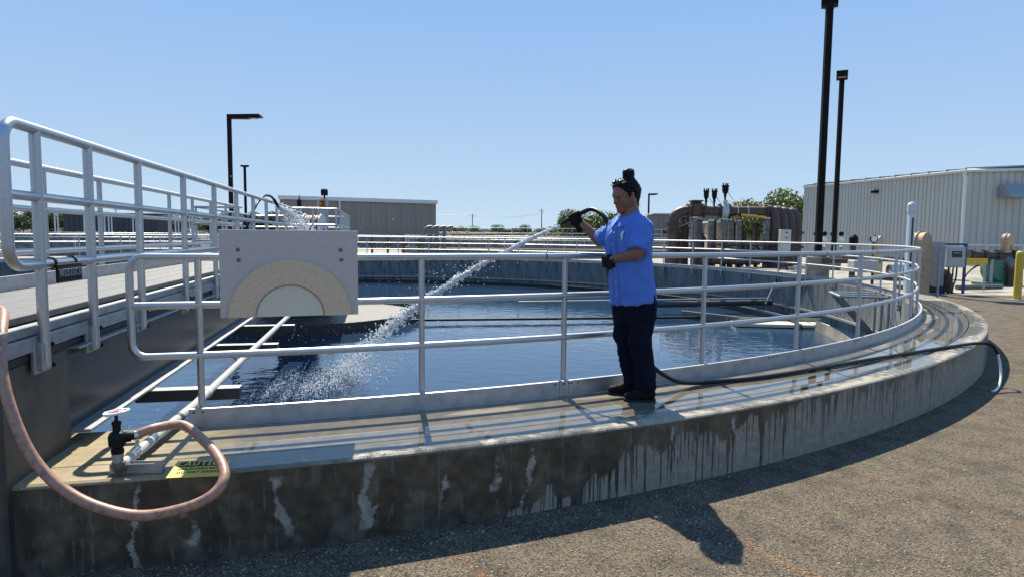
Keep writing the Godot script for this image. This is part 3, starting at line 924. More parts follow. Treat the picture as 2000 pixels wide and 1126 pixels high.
# ---------------------------------------------------------------- valve, hose and sign on the wall by the bridge
func build_valve_corner() -> void:
	var base := bp(-1.29, TOP, 3.60)
	var v := thing("gate_valve", "black gate valve with white handwheel standing on the tank wall", "valve", base)
	v.scale = Vector3.ONE * 0.86
	var up := Vector3.UP
	p_lathe(v, "body", M.black, at(up * 0.145), [Vector2(0, 0), Vector2(0.034, 0.0), Vector2(0.036, 0.02), Vector2(0.030, 0.03), Vector2(0.046, 0.05), Vector2(0.048, 0.10), Vector2(0.038, 0.125), Vector2(0.022, 0.135), Vector2(0.022, 0.17), Vector2(0.026, 0.172), Vector2(0.026, 0.19), Vector2(0.010, 0.20), Vector2(0.009, 0.25), Vector2(0, 0.25)], 14)
	var out := (Vector3(0.75, 0, -0.65)).normalized()
	var b := MB.new()
	lathe(b, along(up * 0.235 + out * 0.03, out), [Vector2(0.03, 0), Vector2(0.034, 0.02), Vector2(0.034, 0.04), Vector2(0.026, 0.042), Vector2(0.026, 0.075), Vector2(0, 0.075)], 12)
	obj("outlet", b, M.black, v)
	b = MB.new()
	lathe(b, along(up * 0.235 + out * 0.095, out), [Vector2(0.0, -0.01), Vector2(0.031, -0.01), Vector2(0.031, 0.012), Vector2(0.0, 0.012)], 14)
	obj("hose_clamp", b, M.chrome, v)
	b = MB.new()
	var wheel := []
	for i in 25:
		var q := TAU * i / 24.0
		wheel.append(up * 0.392 + Vector3(cos(q), 0.12 * cos(q), sin(q)) * 0.062)
	tube(b, wheel, 0.008, 8, false)
	for i in 5:
		var q := TAU * i / 5.0
		tube(b, [up * 0.388, up * 0.392 + Vector3(cos(q), 0.12 * cos(q), sin(q)) * 0.06], 0.006, 6)
		ball(b, up * 0.392 + Vector3(cos(q + 0.6), 0.12 * cos(q + 0.6), sin(q + 0.6)) * 0.062, Vector3(0.012, 0.011, 0.012), 8, 6)
	obj("handwheel", b, M.white_paint, v)
	b = MB.new()
	lathe(b, at(up * 0.385), [Vector2(0, 0), Vector2(0.016, 0), Vector2(0.016, 0.014), Vector2(0, 0.016)], 10)
	obj("wheel_hub", b, M.red_paint, v)
	p_lathe(v, "nipple", M.galvanised, at(up * 0.09), [Vector2(0.0, 0), Vector2(0.03, 0), Vector2(0.03, 0.03), Vector2(0.0325, 0.032), Vector2(0.0325, 0.055), Vector2(0, 0.055)], 14)
	b = MB.new()
	tube(b, [up * 0.092, up * 0.07, up * 0.055 + BD * 0.012, up * 0.048 + BD * 0.035, up * 0.047 + BD * 0.07], [0.036, 0.037, 0.038, 0.037, 0.035], 14)
	obj("elbow", b, M.cast_grey, v)
	# pipe out over the water
	var pp := thing("water_pipe", "pale grey plastic pipe running from the valve out over the water", "pipe", base)
	var py := 0.047
	p_tube(pp, "pipe", M.pvc, [up * py + BD * 0.05, up * (py + 0.02) + BD * 1.2 + BR * 0.07, up * (py + 0.03) + BD * 13.2 + BR * 0.09], 0.029, 14)
	for e in [0.17, 0.42, 0.85, 1.5, 3.0, 4.6, 6.4]:
		var p = up * (py + 0.017 * min(1.0, e / 1.2)) + BD * e + BR * (0.0615 * minf(e, 1.2) - 0.003)
		p_tube(pp, "coupling", M.chrome if e in [0.17, 0.42] else (M.dark_steel if e == 0.85 else M.pvc), [p, p + BD * (0.10 if e < 0.5 else 0.06)], 0.0325, 14)
	b = MB.new()
	box(b, Transform3D(Basis(BR, Vector3.UP, -BD), up * 0.09 + BD * 0.28 - BR * 0.0), Vector3(0.02, 0.05, 0.012), 0.002)
	ball(b, up * 0.12 + BD * 0.28 + BR * 0.02, Vector3(0.012, 0.012, 0.012), 8, 6)
	ball(b, up * 0.12 + BD * 0.28 - BR * 0.02, Vector3(0.012, 0.012, 0.012), 8, 6)
	obj("clamp_nut", b, M.chrome, pp)
	# short steel channel the pipe is strapped to
	var ch := thing("steel_channel", "short slotted steel channel lying under the valve elbow", "channel", bp(-1.22, TOP, 3.66))
	b = MB.new()
	for e in [[0.0, 0.006, 0.05, 0.012], [-0.024, 0.026, 0.005, 0.052], [0.024, 0.026, 0.005, 0.052]]:
		box(b, Transform3D(Basis(BR, Vector3.UP, -BD) * Basis(Vector3.UP, -0.12), up * e[1] - BD * (-e[0])), Vector3(0.26, e[3], e[2]), 0.001)
	obj("channel_body", b, M.galvanised, ch)
	# arms from the girder that carry the pipe
	for tt in [5.35, 7.4, 8.9, 10.8]:
		var arm := p_box(get_node("footbridge"), "support_arm", M.dark_steel, bxf(-1.40, 0.49, tt), Vector3(0.74, 0.085, 0.09), 0.004)
		p_box(arm, "top_flange", M.galvanised, bxf(-1.40, 0.536, tt), Vector3(0.74, 0.006, 0.11), 0.001)
	# pink hose looping from the valve over the wall and up to the bridge
	var h0 := base + up * 0.202 + out * 0.085
	var hp := smooth([h0, h0 + out * 0.09 + up * 0.02, Vector3(-1.80, 0.675, -3.52), Vector3(-1.62, 0.635, -3.38), Vector3(-1.48, 0.59, -3.24), Vector3(-1.40, 0.535, -3.12), Vector3(-1.43, 0.475, -3.04), Vector3(-1.55, 0.43, -2.99), Vector3(-1.74, 0.41, -2.96), Vector3(-1.94, 0.47, -2.94), Vector3(-2.10, 0.57, -2.94), Vector3(-2.22, 0.71, -2.95), Vector3(-2.31, 0.90, -2.97), Vector3(-2.385, 1.08, -3.02), Vector3(-2.47, 1.24, -3.14), Vector3(-2.62, 1.315, -3.34), Vector3(-2.85, 1.315, -3.52), Vector3(-3.05, 1.315, -3.78), Vector3(-3.17, 1.315, -3.92)], 6)
	tag(obj_tube("pink_hose", M.hose_pink, hp, 0.0255), "thick faded pink hose looping from the valve up to the bridge", "hose")
	# caution sign lying on the wall
	var sg := thing("caution_sign", "yellow caution sign lying flat on the tank wall under the pink hose", "sign", Vector3(-1.635, TOP, -3.345))
	var yaw := -0.30
	sg.rotation.y = 0.16
	sg.scale = Vector3.ONE * 0.92
	p_box(sg, "panel", M.yellow_sign, Transform3D(Basis(Vector3.RIGHT, 0.13), Vector3(0, 0.018, 0)), Vector3(0.285, 0.004, 0.20), 0.001)
	p_box(sg, "header", M.black, Transform3D(Basis(Vector3.RIGHT, 0.13), Vector3(0.01, 0.0188 + 0.055 * 0.13, -0.055)), Vector3(0.255, 0.004, 0.066), 0.001)
	var lines := [["CAUTION", 0.052, -0.055, M.yellow_sign, 0.0046], ["NON-POTABLE WATER", 0.026, 0.005, M.black, 0.0036], ["DO NOT DRINK", 0.026, 0.045, M.black, 0.0036]]
	for ln in lines:
		var tm := TextMesh.new()
		var fnt := SystemFont.new()
		fnt.font_names = PackedStringArray(["Droid Sans"]); fnt.font_weight = 700
		tm.font = fnt; tm.text = ln[0]; tm.font_size = 40; tm.depth = 0.001; tm.pixel_size = ln[1] / 32.0
		var o := MeshInstance3D.new()
		o.name = "lettering"
		o.mesh = tm; o.material_override = ln[3]
		sg.add_child(o, true)
		o.transform = Transform3D(Basis(Vector3.RIGHT, 0.13) * Basis(Vector3.RIGHT, -PI / 2), Vector3(0.012, 0.0172 + ln[4] - ln[2] * 0.13, ln[2]))
		if ln[0].begins_with("NON"): o.scale = Vector3(0.72, 1, 1)

func obj_tube(called: String, m: Material, pts: Array, r, seg := 12) -> MeshInstance3D:
	var b := MB.new()
	tube(b, pts, r, seg)
	return obj(called, b, m)

# ---------------------------------------------------------------- the worker
func glove(parent: Node, called: String, where: Vector3, hose_dir: Vector3, wrist_dir: Vector3, mirror: float) -> void:
	# local axes: x along the hose, y away from the wrist, z across
	var x := hose_dir.normalized()
	var y := (-wrist_dir - x * (-wrist_dir).dot(x)).normalized()
	var z := x.cross(y) * mirror
	var f := Field.new(Vector3(-0.075, -0.13, -0.075), Vector3(0.085, 0.065, 0.075), 0.004)
	f.cap(Vector3(-0.026, -0.042, -0.016), Vector3(0.026, -0.042, -0.012), 0.034, 0.034, 0.015, Vector3.BACK, 0.72)
	f.cap(Vector3(0, -0.055, -0.008), Vector3(0.0, -0.115, 0.0), 0.033, 0.036, 0.02)
	for i in 4:
		var q := -0.034 + i * 0.0225
		var len_: float = [0.86, 1.0, 1.05, 0.95][i]
		var k0 := Vector3(q, -0.018, -0.032)
		var k1 := Vector3(q * 1.03, 0.022 * len_, -0.031)
		var k2 := Vector3(q * 1.05, 0.033 * len_, -0.002)
		var k3 := Vector3(q * 1.05, 0.016 * len_, 0.027)
		f.cap(k0, k1, 0.0125, 0.0115, 0.006); f.cap(k1, k2, 0.0115, 0.0105, 0.005); f.cap(k2, k3, 0.0105, 0.0095, 0.005)
	f.cap(Vector3(0.030, -0.05, 0.005), Vector3(0.050, -0.022, 0.026), 0.017, 0.014, 0.012)
	f.cap(Vector3(0.050, -0.022, 0.026), Vector3(0.036, 0.008, 0.032), 0.0135, 0.0115, 0.006)
	var b := MB.new()
	f.add_to(b, Transform3D(Basis(x, y, z), where))
	obj(called, b, M.glove_black, parent)

func shoe(parent: Node, heel: Vector3, dir: Vector3) -> void:
	var x := dir.normalized()
	var xf := Transform3D(Basis(x, Vector3.UP, x.cross(Vector3.UP)).scaled_local(Vector3(0.86, 0.92, 0.98)), heel)
	var f := Field.new(Vector3(-0.05, -0.01, -0.075), Vector3(0.30, 0.16, 0.075), 0.007)
	f.cap(Vector3(0.02, 0.055, 0), Vector3(0.10, 0.055, 0), 0.042, 0.046, 0.03)
	f.cap(Vector3(0.03, 0.08, 0), Vector3(0.05, 0.12, 0), 0.042, 0.044, 0.03)
	f.cap(Vector3(0.10, 0.05, 0.0), Vector3(0.215, 0.036, 0.006), 0.047, 0.038, 0.04)
	f.cut(Vector3.DOWN, Vector3(0, 0.018, 0))
	var b := MB.new()
	f.add_to(b, xf)
	var s := obj("shoe", b, M.shoe_black, parent)
	b = MB.new()
	var poly := []
	for e in [[-0.028, 0.0], [-0.02, 0.032], [0.03, 0.043], [0.10, 0.045], [0.18, 0.05], [0.235, 0.04], [0.262, 0.012], [0.258, -0.02], [0.22, -0.042], [0.12, -0.044], [0.03, -0.042], [-0.02, -0.03]]:
		poly.append(Vector2(e[0], e[1]))
	extrude(b, xf * Transform3D(Basis(Vector3.RIGHT, PI / 2), Vector3(0, 0.022, 0)), poly, 0.021)
	obj("sole", b, M.rubber, s)
	b = MB.new()
	for i in 4:
		var q := 0.085 + i * 0.028
		tube(b, [xf * Vector3(q, 0.098 - i * 0.006, -0.026), xf * Vector3(q + 0.012, 0.104 - i * 0.006, 0.0), xf * Vector3(q, 0.098 - i * 0.006, 0.026)], 0.0035, 5)
	obj("laces", b, M.rubber, s)

func build_worker() -> void:
	var t := thing("person", "person in blue work shirt and dark trousers spraying water with a hose", "person", Vector3(0.98, TOP, -5.06))
	var o := -t.position
	var F := Vector3(-0.84, 0, 0.545)       # the way the chest faces
	var L := Vector3(0.545, 0, 0.84)        # towards the left shoulder
	var mid := Vector3(0.905, 1.835, -5.08) + o
	var hip := Vector3(0.955, 1.24, -5.075) + o
	var shl := mid + L * 0.142 + Vector3(0, -0.05, 0)
	var shr := mid - L * 0.148 + Vector3(0, -0.05, 0)
	var ell := Vector3(0.925, 1.605, -4.865) + o
	var wrl := Vector3(0.768, 1.553, -4.985) + o
	var elr := Vector3(0.715, 1.69, -5.37) + o
	var wrr := Vector3(0.565, 1.83, -5.425) + o
	var handr := Vector3(0.525, 1.885, -5.455) + o
	var handl := Vector3(0.742, 1.535, -5.075) + o
	var kl := Vector3(0.985, 0.93, -4.97) + o
	var al := Vector3(1.035, 0.60, -4.945) + o
	var kr := Vector3(0.895, 0.93, -5.13) + o
	var ar := Vector3(0.965, 0.60, -5.13) + o
	var hl := hip + L * 0.085
	var hr := hip - L * 0.085
	var neck0 := mid + Vector3(-0.005, 0.0, 0)
	# body: torso, arms, legs and neck as one skin, the head on a finer grid
	var f := Field.new(Vector3(-0.52, 0.02, -0.48), Vector3(0.32, 1.56, 0.32), 0.014)
	f.cap(hip, mid - Vector3(0, 0.06, 0), 0.135, 0.14, 0.05, F, 0.72)
	f.cap(shl, shr, 0.06, 0.06, 0.05)
	f.cap(neck0 - Vector3(0, 0.03, 0), neck0 + Vector3(-0.012, 0.10, 0), 0.058, 0.054, 0.04)
	f.cap(shl, ell, 0.052, 0.046, 0.03); f.cap(ell, wrl, 0.046, 0.031, 0.02)
	f.cap(shr, elr, 0.052, 0.045, 0.03); f.cap(elr, wrr, 0.047, 0.032, 0.02)
	f.cap(hl, kl, 0.08, 0.055, 0.03); f.cap(kl, al, 0.055, 0.04, 0.02)
	f.cap(hr, kr, 0.08, 0.055, 0.03); f.cap(kr, ar, 0.055, 0.04, 0.02)
	var body := MB.new()
	f.add_to(body)
	# head: x forward, y up, z to the left of the face
	var fx := Vector3(-0.86, -0.22, 0.46).normalized()
	var fy := (Vector3.UP - fx * fx.y).normalized()
	var hc := Vector3(0.868, 2.035, -5.075) + o
	var hx := Transform3D(Basis(fx, fy, fx.cross(fy)), hc)
	var g := Field.new(Vector3(-0.14, -0.19, -0.11), Vector3(0.14, 0.15, 0.11), 0.0042)
	g.cap(Vector3(-0.032, 0.035, 0), Vector3(0.018, 0.04, 0), 0.083, 0.080, 0.03, Vector3.BACK, 0.9)
	g.cap(Vector3(0.036, 0.0, 0), Vector3(0.046, -0.082, 0), 0.062, 0.040, 0.03)
	for s in [-1.0, 1.0]:
		g.cap(Vector3(-0.008, -0.035, 0.047 * s), Vector3(0.05, -0.088, 0.016 * s), 0.031, 0.024, 0.03)
		g.cap(Vector3(0.060, -0.026, 0.034 * s), Vector3(0.056, -0.045, 0.036 * s), 0.027, 0.022, 0.02)
		g.cap(Vector3(0.099, -0.034, 0.012 * s), Vector3(0.094, -0.034, 0.013 * s), 0.009, 0.009, 0.008)
		g.cap(Vector3(-0.012, 0.014, 0.076 * s), Vector3(-0.004, -0.024, 0.072 * s), 0.014, 0.010, 0.008, Vector3.BACK, 0.55)
		g.cap(Vector3(0.092, 0.001, 0.031 * s), Vector3(0.090, 0.0, 0.036 * s), 0.013, 0.012, 0.01, Vector3.ZERO, 1.0, true)
		g.cap(Vector3(0.077, 0.001, 0.031 * s), Vector3(0.075, 0.0, 0.035 * s), 0.0125, 0.012, 0.006)
	g.cap(Vector3(0.082, 0.024, -0.03), Vector3(0.082, 0.024, 0.03), 0.014, 0.014, 0.018)
	g.cap(Vector3(0.087, 0.006, 0), Vector3(0.109, -0.030, 0), 0.008, 0.013, 0.012)
	g.cap(Vector3(0.090, -0.057, -0.014), Vector3(0.090, -0.057, 0.014), 0.010, 0.010, 0.008)
	g.cap(Vector3(0.087, -0.070, -0.012), Vector3(0.087, -0.070, 0.012), 0.010, 0.010, 0.008)
	g.cap(Vector3(0.074, -0.096, 0), Vector3(0.070, -0.092, 0), 0.021, 0.02, 0.02)
	g.cap(Vector3(-0.025, -0.06, 0), Vector3(-0.045, -0.19, 0), 0.056, 0.058, 0.03)
	g.add_to(body, hx)
	obj("body", body, M.skin, t)
	var b := MB.new()
	for s in [-1.0, 1.0]: tube(b, smooth([hx * Vector3(0.093, 0.020, 0.012 * s), hx * Vector3(0.092, 0.027, 0.030 * s), hx * Vector3(0.076, 0.024, 0.049 * s)], 4), [0.0035, 0.005, 0.006, 0.006, 0.0055, 0.005, 0.0045, 0.004, 0.003], 6)
	obj("eyebrows", b, M.hair, t)
	b = MB.new()
	for s in [-1.0, 1.0]: tube(b, smooth([hx * Vector3(0.089, -0.001, 0.020 * s), hx * Vector3(0.0885, 0.001, 0.031 * s), hx * Vector3(0.080, -0.001, 0.043 * s)], 4), [0.002, 0.004, 0.005, 0.0055, 0.0055, 0.0052, 0.0045, 0.0035, 0.002], 6)
	obj("eyes", b, M.eye, t)
	b = MB.new()
	tube(b, smooth([hx * Vector3(0.089, -0.0635, -0.022), hx * Vector3(0.0985, -0.0635, -0.008), hx * Vector3(0.0985, -0.0635, 0.008), hx * Vector3(0.089, -0.0635, 0.022)], 3), 0.0048, 6)
	obj("mouth", b, M.lips, t)
	# hair drawn back into a high bun
	g = Field.new(Vector3(-0.17, -0.17, -0.12), Vector3(0.12, 0.24, 0.12), 0.0055)
	g.cap(Vector3(-0.035, 0.038, 0), Vector3(0.020, 0.046, 0), 0.093, 0.088, 0.03, Vector3.BACK, 0.92)
	g.cut(Vector3(0.80, -0.60, 0).normalized(), Vector3(0.062, 0.062, 0))
	for s in [-1.0, 1.0]: g.cap(Vector3(-0.010, 0.006, 0.088 * s), Vector3(0.0, -0.04, 0.085 * s), 0.028, 0.03, 0.01, Vector3.ZERO, 1.0, true)
	g.cap(Vector3(-0.075, 0.02, 0), Vector3(-0.080, -0.085, 0), 0.058, 0.026, 0.03)
	g.cap(Vector3(-0.085, -0.085, 0.01), Vector3(-0.092, -0.125, 0.012), 0.022, 0.010, 0.02)
	g.cap(Vector3(0.012, 0.03, 0.072), Vector3(0.018, -0.004, 0.071), 0.012, 0.005, 0.015)
	g.cap(Vector3(0.012, 0.03, -0.072), Vector3(0.018, -0.004, -0.071), 0.012, 0.005, 0.015)
	g.cap(Vector3(-0.050, 0.10, 0), Vector3(-0.055, 0.155, 0), 0.046, 0.036, 0.03)
	g.cap(Vector3(-0.045, 0.170, 0.0), Vector3(-0.075, 0.165, 0), 0.034, 0.034, 0.02)
	var hn := FastNoiseLite.new(); hn.seed = 12; hn.frequency = 30.0; hn.fractal_octaves = 2
	b = MB.new()
	g.add_to(b, hx, hn, 0.006, Vector3(0.35, 2.0, 2.0))
	for i in 26:   # loose strands
		var q := rng.randf_range(-0.03, 0.03)
		var st: Vector3 = Vector3(-0.088, -0.085, q * 0.6) if i < 14 else Vector3(-0.055, 0.19, q)
		var en: Vector3 = st + (Vector3(rng.randf_range(-0.035, -0.008), rng.randf_range(-0.035, 0.01), rng.randf_range(-0.015, 0.015)) if i < 14 else Vector3(rng.randf_range(-0.05, 0.0), rng.randf_range(0.0, 0.018), rng.randf_range(-0.02, 0.02)))
		tube(b, [hx * st, hx * (st.lerp(en, 0.5) + Vector3(0, 0.004, 0)), hx * en], [0.0018, 0.0013, 0.0005], 4, false)
	obj("hair", b, M.hair, t)
	b = MB.new()
	ball(b, hx * Vector3(-0.112, 0.108, 0.012), Vector3.ONE * 0.0135, 10, 8)
	obj("hair_bead", b, M.bead_orange, t)
	# sunglasses pushed up on the head
	b = MB.new()
	for s in [-1.0, 1.0]:
		ball(b, hx * Vector3(0.052, 0.118, 0.034 * s), Vector3(0.026, 0.016, 0.026), 12, 8)
	var sg := obj("sunglasses", b, M.screen, t)
	b = MB.new()
	for s in [-1.0, 1.0]:
		tube(b, smooth([hx * Vector3(0.085, 0.098, 0.012 * s), hx * Vector3(0.075, 0.105, 0.062 * s), hx * Vector3(0.03, 0.108, 0.078 * s), hx * Vector3(-0.015, 0.060, 0.088 * s), hx * Vector3(-0.04, 0.02, 0.084 * s)], 4), 0.0038, 6)
		tube(b, smooth([hx * Vector3(0.085, 0.098, 0.012 * s), hx * Vector3(0.062, 0.138, 0.02 * s), hx * Vector3(0.034, 0.140, 0.045 * s), hx * Vector3(0.03, 0.108, 0.075 * s)], 4), 0.0035, 6)
	obj("frame", b, M.black, sg)
	# shirt
	var fold := FastNoiseLite.new(); fold.seed = 4; fold.frequency = 6.5; fold.fractal_octaves = 2; fold.fractal_type = FastNoiseLite.FRACTAL_RIDGED
	f = Field.new(Vector3(-0.42, 0.60, -0.50), Vector3(0.36, 1.52, 0.42), 0.0105)
	f.cap(hip + Vector3(0.0, -0.03, 0) + F * 0.012, mid - Vector3(0, 0.13, 0) + F * 0.012, 0.190, 0.168, 0.05, F, 0.82)
	f.cap(mid - Vector3(0, 0.13, 0) + L * 0.06, mid - Vector3(0, 0.13, 0) - L * 0.06, 0.130, 0.130, 0.06, F, 0.9)
	f.cap(mid - Vector3(0, 0.18, 0) + F * 0.05 + L * 0.055, mid - Vector3(0, 0.18, 0) + F * 0.05 - L * 0.055, 0.082, 0.082, 0.06)
	f.cap(shl - L * 0.03, shr + L * 0.03, 0.070, 0.070, 0.06)
	f.cap(shl - L * 0.02, neck0 + L * 0.03, 0.062, 0.06, 0.06); f.cap(shr + L * 0.02, neck0 - L * 0.03, 0.062, 0.06, 0.06)
	f.cap(neck0 - Vector3(0, 0.01, 0), neck0 + Vector3(0.008, 0.035, 0), 0.082, 0.068, 0.04)
	# hem and neck opening
	f.cut(Vector3(0.10, -1, 0.0).normalized(), Vector3(hip.x, 0.74, hip.z))
	f.cap(neck0 + F * 0.02 + Vector3(0, 0.035, 0), neck0 + F * 0.02 + Vector3(0, 0.12, 0), 0.058, 0.06, 0.01, Vector3.ZERO, 1.0, true)
	b = MB.new()
	f.add_to(b, Transform3D.IDENTITY, fold, 0.015, Vector3(1.6, 0.7, 1.6))
	for e in [[shl, ell, 0.92, 0.074, 0.080], [shr, elr, 0.80, 0.068, 0.076]]:   # sleeves, cut square above the elbow
		var s0: Vector3 = e[0]
		var s1: Vector3 = e[0] + (e[1] - e[0]) * e[2]
		var ax: Vector3 = (e[1] - e[0]).normalized()
		var m0 := Vector3(min(s0.x, s1.x), min(s0.y, s1.y), min(s0.z, s1.z)) - Vector3.ONE * 0.14
		var m1 := Vector3(max(s0.x, s1.x), max(s0.y, s1.y), max(s0.z, s1.z)) + Vector3.ONE * 0.14
		var fs := Field.new(m0, m1, 0.0095)
		fs.cap(s0, s1 + ax * 0.06, e[3], e[4] + 0.008, 0.02)
		fs.cut(ax, s1)
		fs.add_to(b, Transform3D.IDENTITY, fold, 0.014, Vector3(1.6, 1.2, 1.6))
	var shirt := obj("shirt", b, M.shirt_blue, t)
	# collar, placket, pocket, buttons, laid on the folded cloth
	var on := func(c: Vector3) -> Vector3:
		var p := f.hit(c + F * 0.32, -F)
		return p + F * (fold.get_noise_3dv(p * Vector3(1.6, 0.7, 1.6)) * 0.015 + 0.003)
	b = MB.new()
	var rows := []
	for i in 29:
		var q := deg_to_rad(lerpf(12, 348, i / 28.0))
		var dir := F * cos(q) + L * sin(q)
		var fr := pow(maxf(0.0, cos(q)), 2.0)
		var n0 := neck0 + Vector3(0, 0.0, 0) + F * 0.012
		var inn := n0 + dir * 0.066 + Vector3.UP * (0.066 - 0.040 * fr)
		var fold_ := n0 + dir * (0.079 + 0.006 * fr) + Vector3.UP * (0.074 - 0.040 * fr)
		var out := n0 + dir * (0.118 + 0.022 * fr) + Vector3.UP * (0.016 - 0.060 * fr)
		var nn := (dir + Vector3.UP * 0.5).normalized()
		rows.append([b.vert(inn, -dir), b.vert(fold_, Vector3.UP), b.vert(out, nn), b.vert(out - Vector3.UP * 0.008 - dir * 0.004, -Vector3.UP)])
		if i > 0:
			for k in 3: b.quad(rows[i - 1][k], rows[i][k], rows[i][k + 1], rows[i - 1][k + 1])
	obj("collar", b, M.shirt_blue, shirt)
	b = MB.new()
	var strip := []
	var dots := MB.new()
	for i in 25:
		var c := Vector3(hip.x, lerpf(0.77, mid.y - 0.035, i / 24.0), hip.z).lerp(Vector3(mid.x, lerpf(0.77, mid.y - 0.035, i / 24.0), mid.z), i / 24.0)
		var row := []
		for e in [-0.018, -0.017, 0.017, 0.018]:
			var p: Vector3 = on.call(c + L * (e + 0.004)) + F * (0.008 if absf(e) < 0.0175 else -0.006)
			row.append(b.vert(p, (F + L * signf(e) * (0.1 if absf(e) < 0.0175 else 1.0)).normalized()))
		strip.append(row)
		if i > 0:
			for k in 3: b.quad(strip[i - 1][k], strip[i][k], strip[i][k + 1], strip[i - 1][k + 1])
		if i % 4 == 2: ball(dots, on.call(c + L * 0.004) + F * 0.008, Vector3.ONE * 0.0065, 6, 4)
	obj("placket", b, M.shirt_blue, shirt)
	obj("buttons", dots, M.cabinet, shirt)
	for s in [1.0, -1.0]:
		b = MB.new()
		var pk := []
		for i in 9:
			var row := []
			for k in 9:
				var c = mid + L * (0.035 + 0.105 * k / 8.0) * s + Vector3(0, -0.125 - 0.115 * i / 8.0, 0)
				var edge := i == 0 or k == 0 or i == 8 or k == 8
				var p: Vector3 = on.call(c) + F * (-0.004 if edge else 0.008)
				row.append(b.vert(p, (F + L * 0.3 * s).normalized()))
			pk.append(row)
		for i in 8:
			for k in 8: b.quad(pk[i][k], pk[i][k + 1], pk[i + 1][k + 1], pk[i + 1][k])
		obj("pocket", b, M.shirt_blue, shirt)
	b = MB.new()
	var pen: Vector3 = on.call(mid + L * 0.075 + Vector3(0, -0.12, 0)) + F * 0.006
	tube(b, [pen + Vector3(0, -0.02, 0), pen + Vector3(0.008, 0.03, 0) + F * 0.01, pen + Vector3(0.02, 0.05, 0) + F * 0.012], [0.006, 0.009, 0.007], 8)
	obj("pocket_pen", b, M.white_paint, shirt)
	# trousers
	f = Field.new(Vector3(-0.32, 0.02, -0.34), Vector3(0.30, 0.92, 0.32), 0.0115)
	f.cap(hip + Vector3(0, 0.06, 0), hip + Vector3(0, -0.06, 0), 0.168, 0.165, 0.05, F, 0.84)
	f.cap(hl + Vector3(0, -0.05, 0), kl, 0.100, 0.076, 0.045); f.cap(kl, al, 0.075, 0.076, 0.04)
	f.cap(hr + Vector3(0, -0.05, 0), kr, 0.098, 0.070, 0.045); f.cap(kr, ar, 0.068, 0.062, 0.04)
	f.cut(Vector3(0, -1, 0), Vector3(0, 0.085, 0))
	b = MB.new()
	fold.seed = 9
	f.add_to(b, Transform3D.IDENTITY, fold, 0.018, Vector3(1.5, 0.9, 1.5))
	obj("trousers", b, M.trouser_navy, t)
	shoe(t, Vector3(1.085, TOP, -4.925) + o, Vector3(-1, 0, 0.02))
	shoe(t, Vector3(0.99, TOP, -5.135) + o, Vector3(-1, 0, 0.04))
	var nz := Vector3(0.40, 1.82, -5.60) + o
	var hd := (nz - (Vector3(0.585, 1.925, -5.42) + o)).normalized()
	glove(t, "glove", handr, hd, wrr - handr, 1.0)
	glove(t, "glove", handl, Vector3(-0.1, 1.0, 0.1), wrl - handl, -1.0)

func build_hose() -> void:
	var nz := Vector3(0.405, 1.823, -5.585)
	var gr := Vector3(0.535, 1.90, -5.455)
	var d := (nz - gr).normalized()
	var t := thing("black_hose", "long black rubber hose held by the worker and laid along the wall", "hose", Vector3(2.0, TOP, -5.55))
	var o := -t.position
	var pts := smooth([gr + d * 0.02, gr - d * 0.03, Vector3(0.64, 1.945, -5.37), Vector3(0.71, 1.905, -5.27), Vector3(0.752, 1.83, -5.21), Vector3(0.772, 1.745, -5.20), Vector3(0.775, 1.65, -5.17), Vector3(0.748, 1.54, -5.09), Vector3(0.775, 1.40, -5.19), Vector3(0.86, 1.15, -5.33), Vector3(0.95, 0.93, -5.36), Vector3(1.07, 0.76, -5.31), Vector3(1.20, 0.64, -5.25), Vector3(1.36, 0.55, -5.30), Vector3(1.56, 0.505, -5.45), Vector3(1.80, 0.50, -5.54), Vector3(2.25, 0.50, -5.74), Vector3(2.90, 0.50, -6.13), Vector3(3.66, 0.50, -6.62), Vector3(4.50, 0.50, -7.14), Vector3(5.25, 0.50, -7.59), Vector3(5.60, 0.505, -7.74), Vector3(5.72, 0.49, -7.74), Vector3(5.78, 0.43, -7.73), Vector3(5.80, 0.38, -7.72)], 7)
	for i in pts.size(): pts[i] += o
	p_tube(t, "hose", M.rubber, pts, 0.018, 12)
	var n := MB.new()
	lathe(n, along(gr + o, d), [Vector2(0.0, -0.03), Vector2(0.024, -0.03), Vector2(0.024, 0.05), Vector2(0.021, 0.06), Vector2(0.021, 0.10), Vector2(0.017, 0.115), Vector2(0.0125, 0.185), Vector2(0.009, 0.187), Vector2(0.009, 0.17), Vector2(0, 0.17)], 14)
	obj("nozzle", n, M.black, t)
	var w := smooth([Vector3(5.80, 0.39, -7.72), Vector3(5.83, 0.25, -7.71), Vector3(5.81, 0.12, -7.66), Vector3(5.72, 0.035, -7.56), Vector3(5.58, 0.014, -7.42), Vector3(5.50, 0.014, -7.36)], 5)
	tag(obj_tube("white_hose", M.white_paint, w, 0.013), "short white hose hanging off the wall end onto the road", "hose")

# ---------------------------------------------------------------- water in the air
func drop_mesh(v: int) -> ArrayMesh:
	var b := MB.new()
	var r := RandomNumberGenerator.new()
	r.seed = 100 + v
	ball(b, Vector3.ZERO, Vector3(1.0, 0.8 + 0.2 * r.randf(), 0.9), 8, 6)
	var n := FastNoiseLite.new()
	n.seed = v; n.frequency = 0.9
	for i in b.v.size(): b.v[i] = b.v[i] * (1.0 + 0.55 * n.get_noise_3dv(b.v[i] * 1.5))
	return b.mesh()

func scatter(called: String, label: String, category: String, mesh: Mesh, m: Material, xs: Array) -> void:
	var mm := MultiMesh.new()
	mm.transform_format = MultiMesh.TRANSFORM_3D
	mm.mesh = mesh
	mm.instance_count = xs.size()
	for i in xs.size(): mm.set_instance_transform(i, xs[i])
	var o := MultiMeshInstance3D.new()
	o.name = numbered(called)
	o.multimesh = mm
	o.material_override = m
	add_child(o)
	tag(o, label, category)
	kind(o, "stuff")

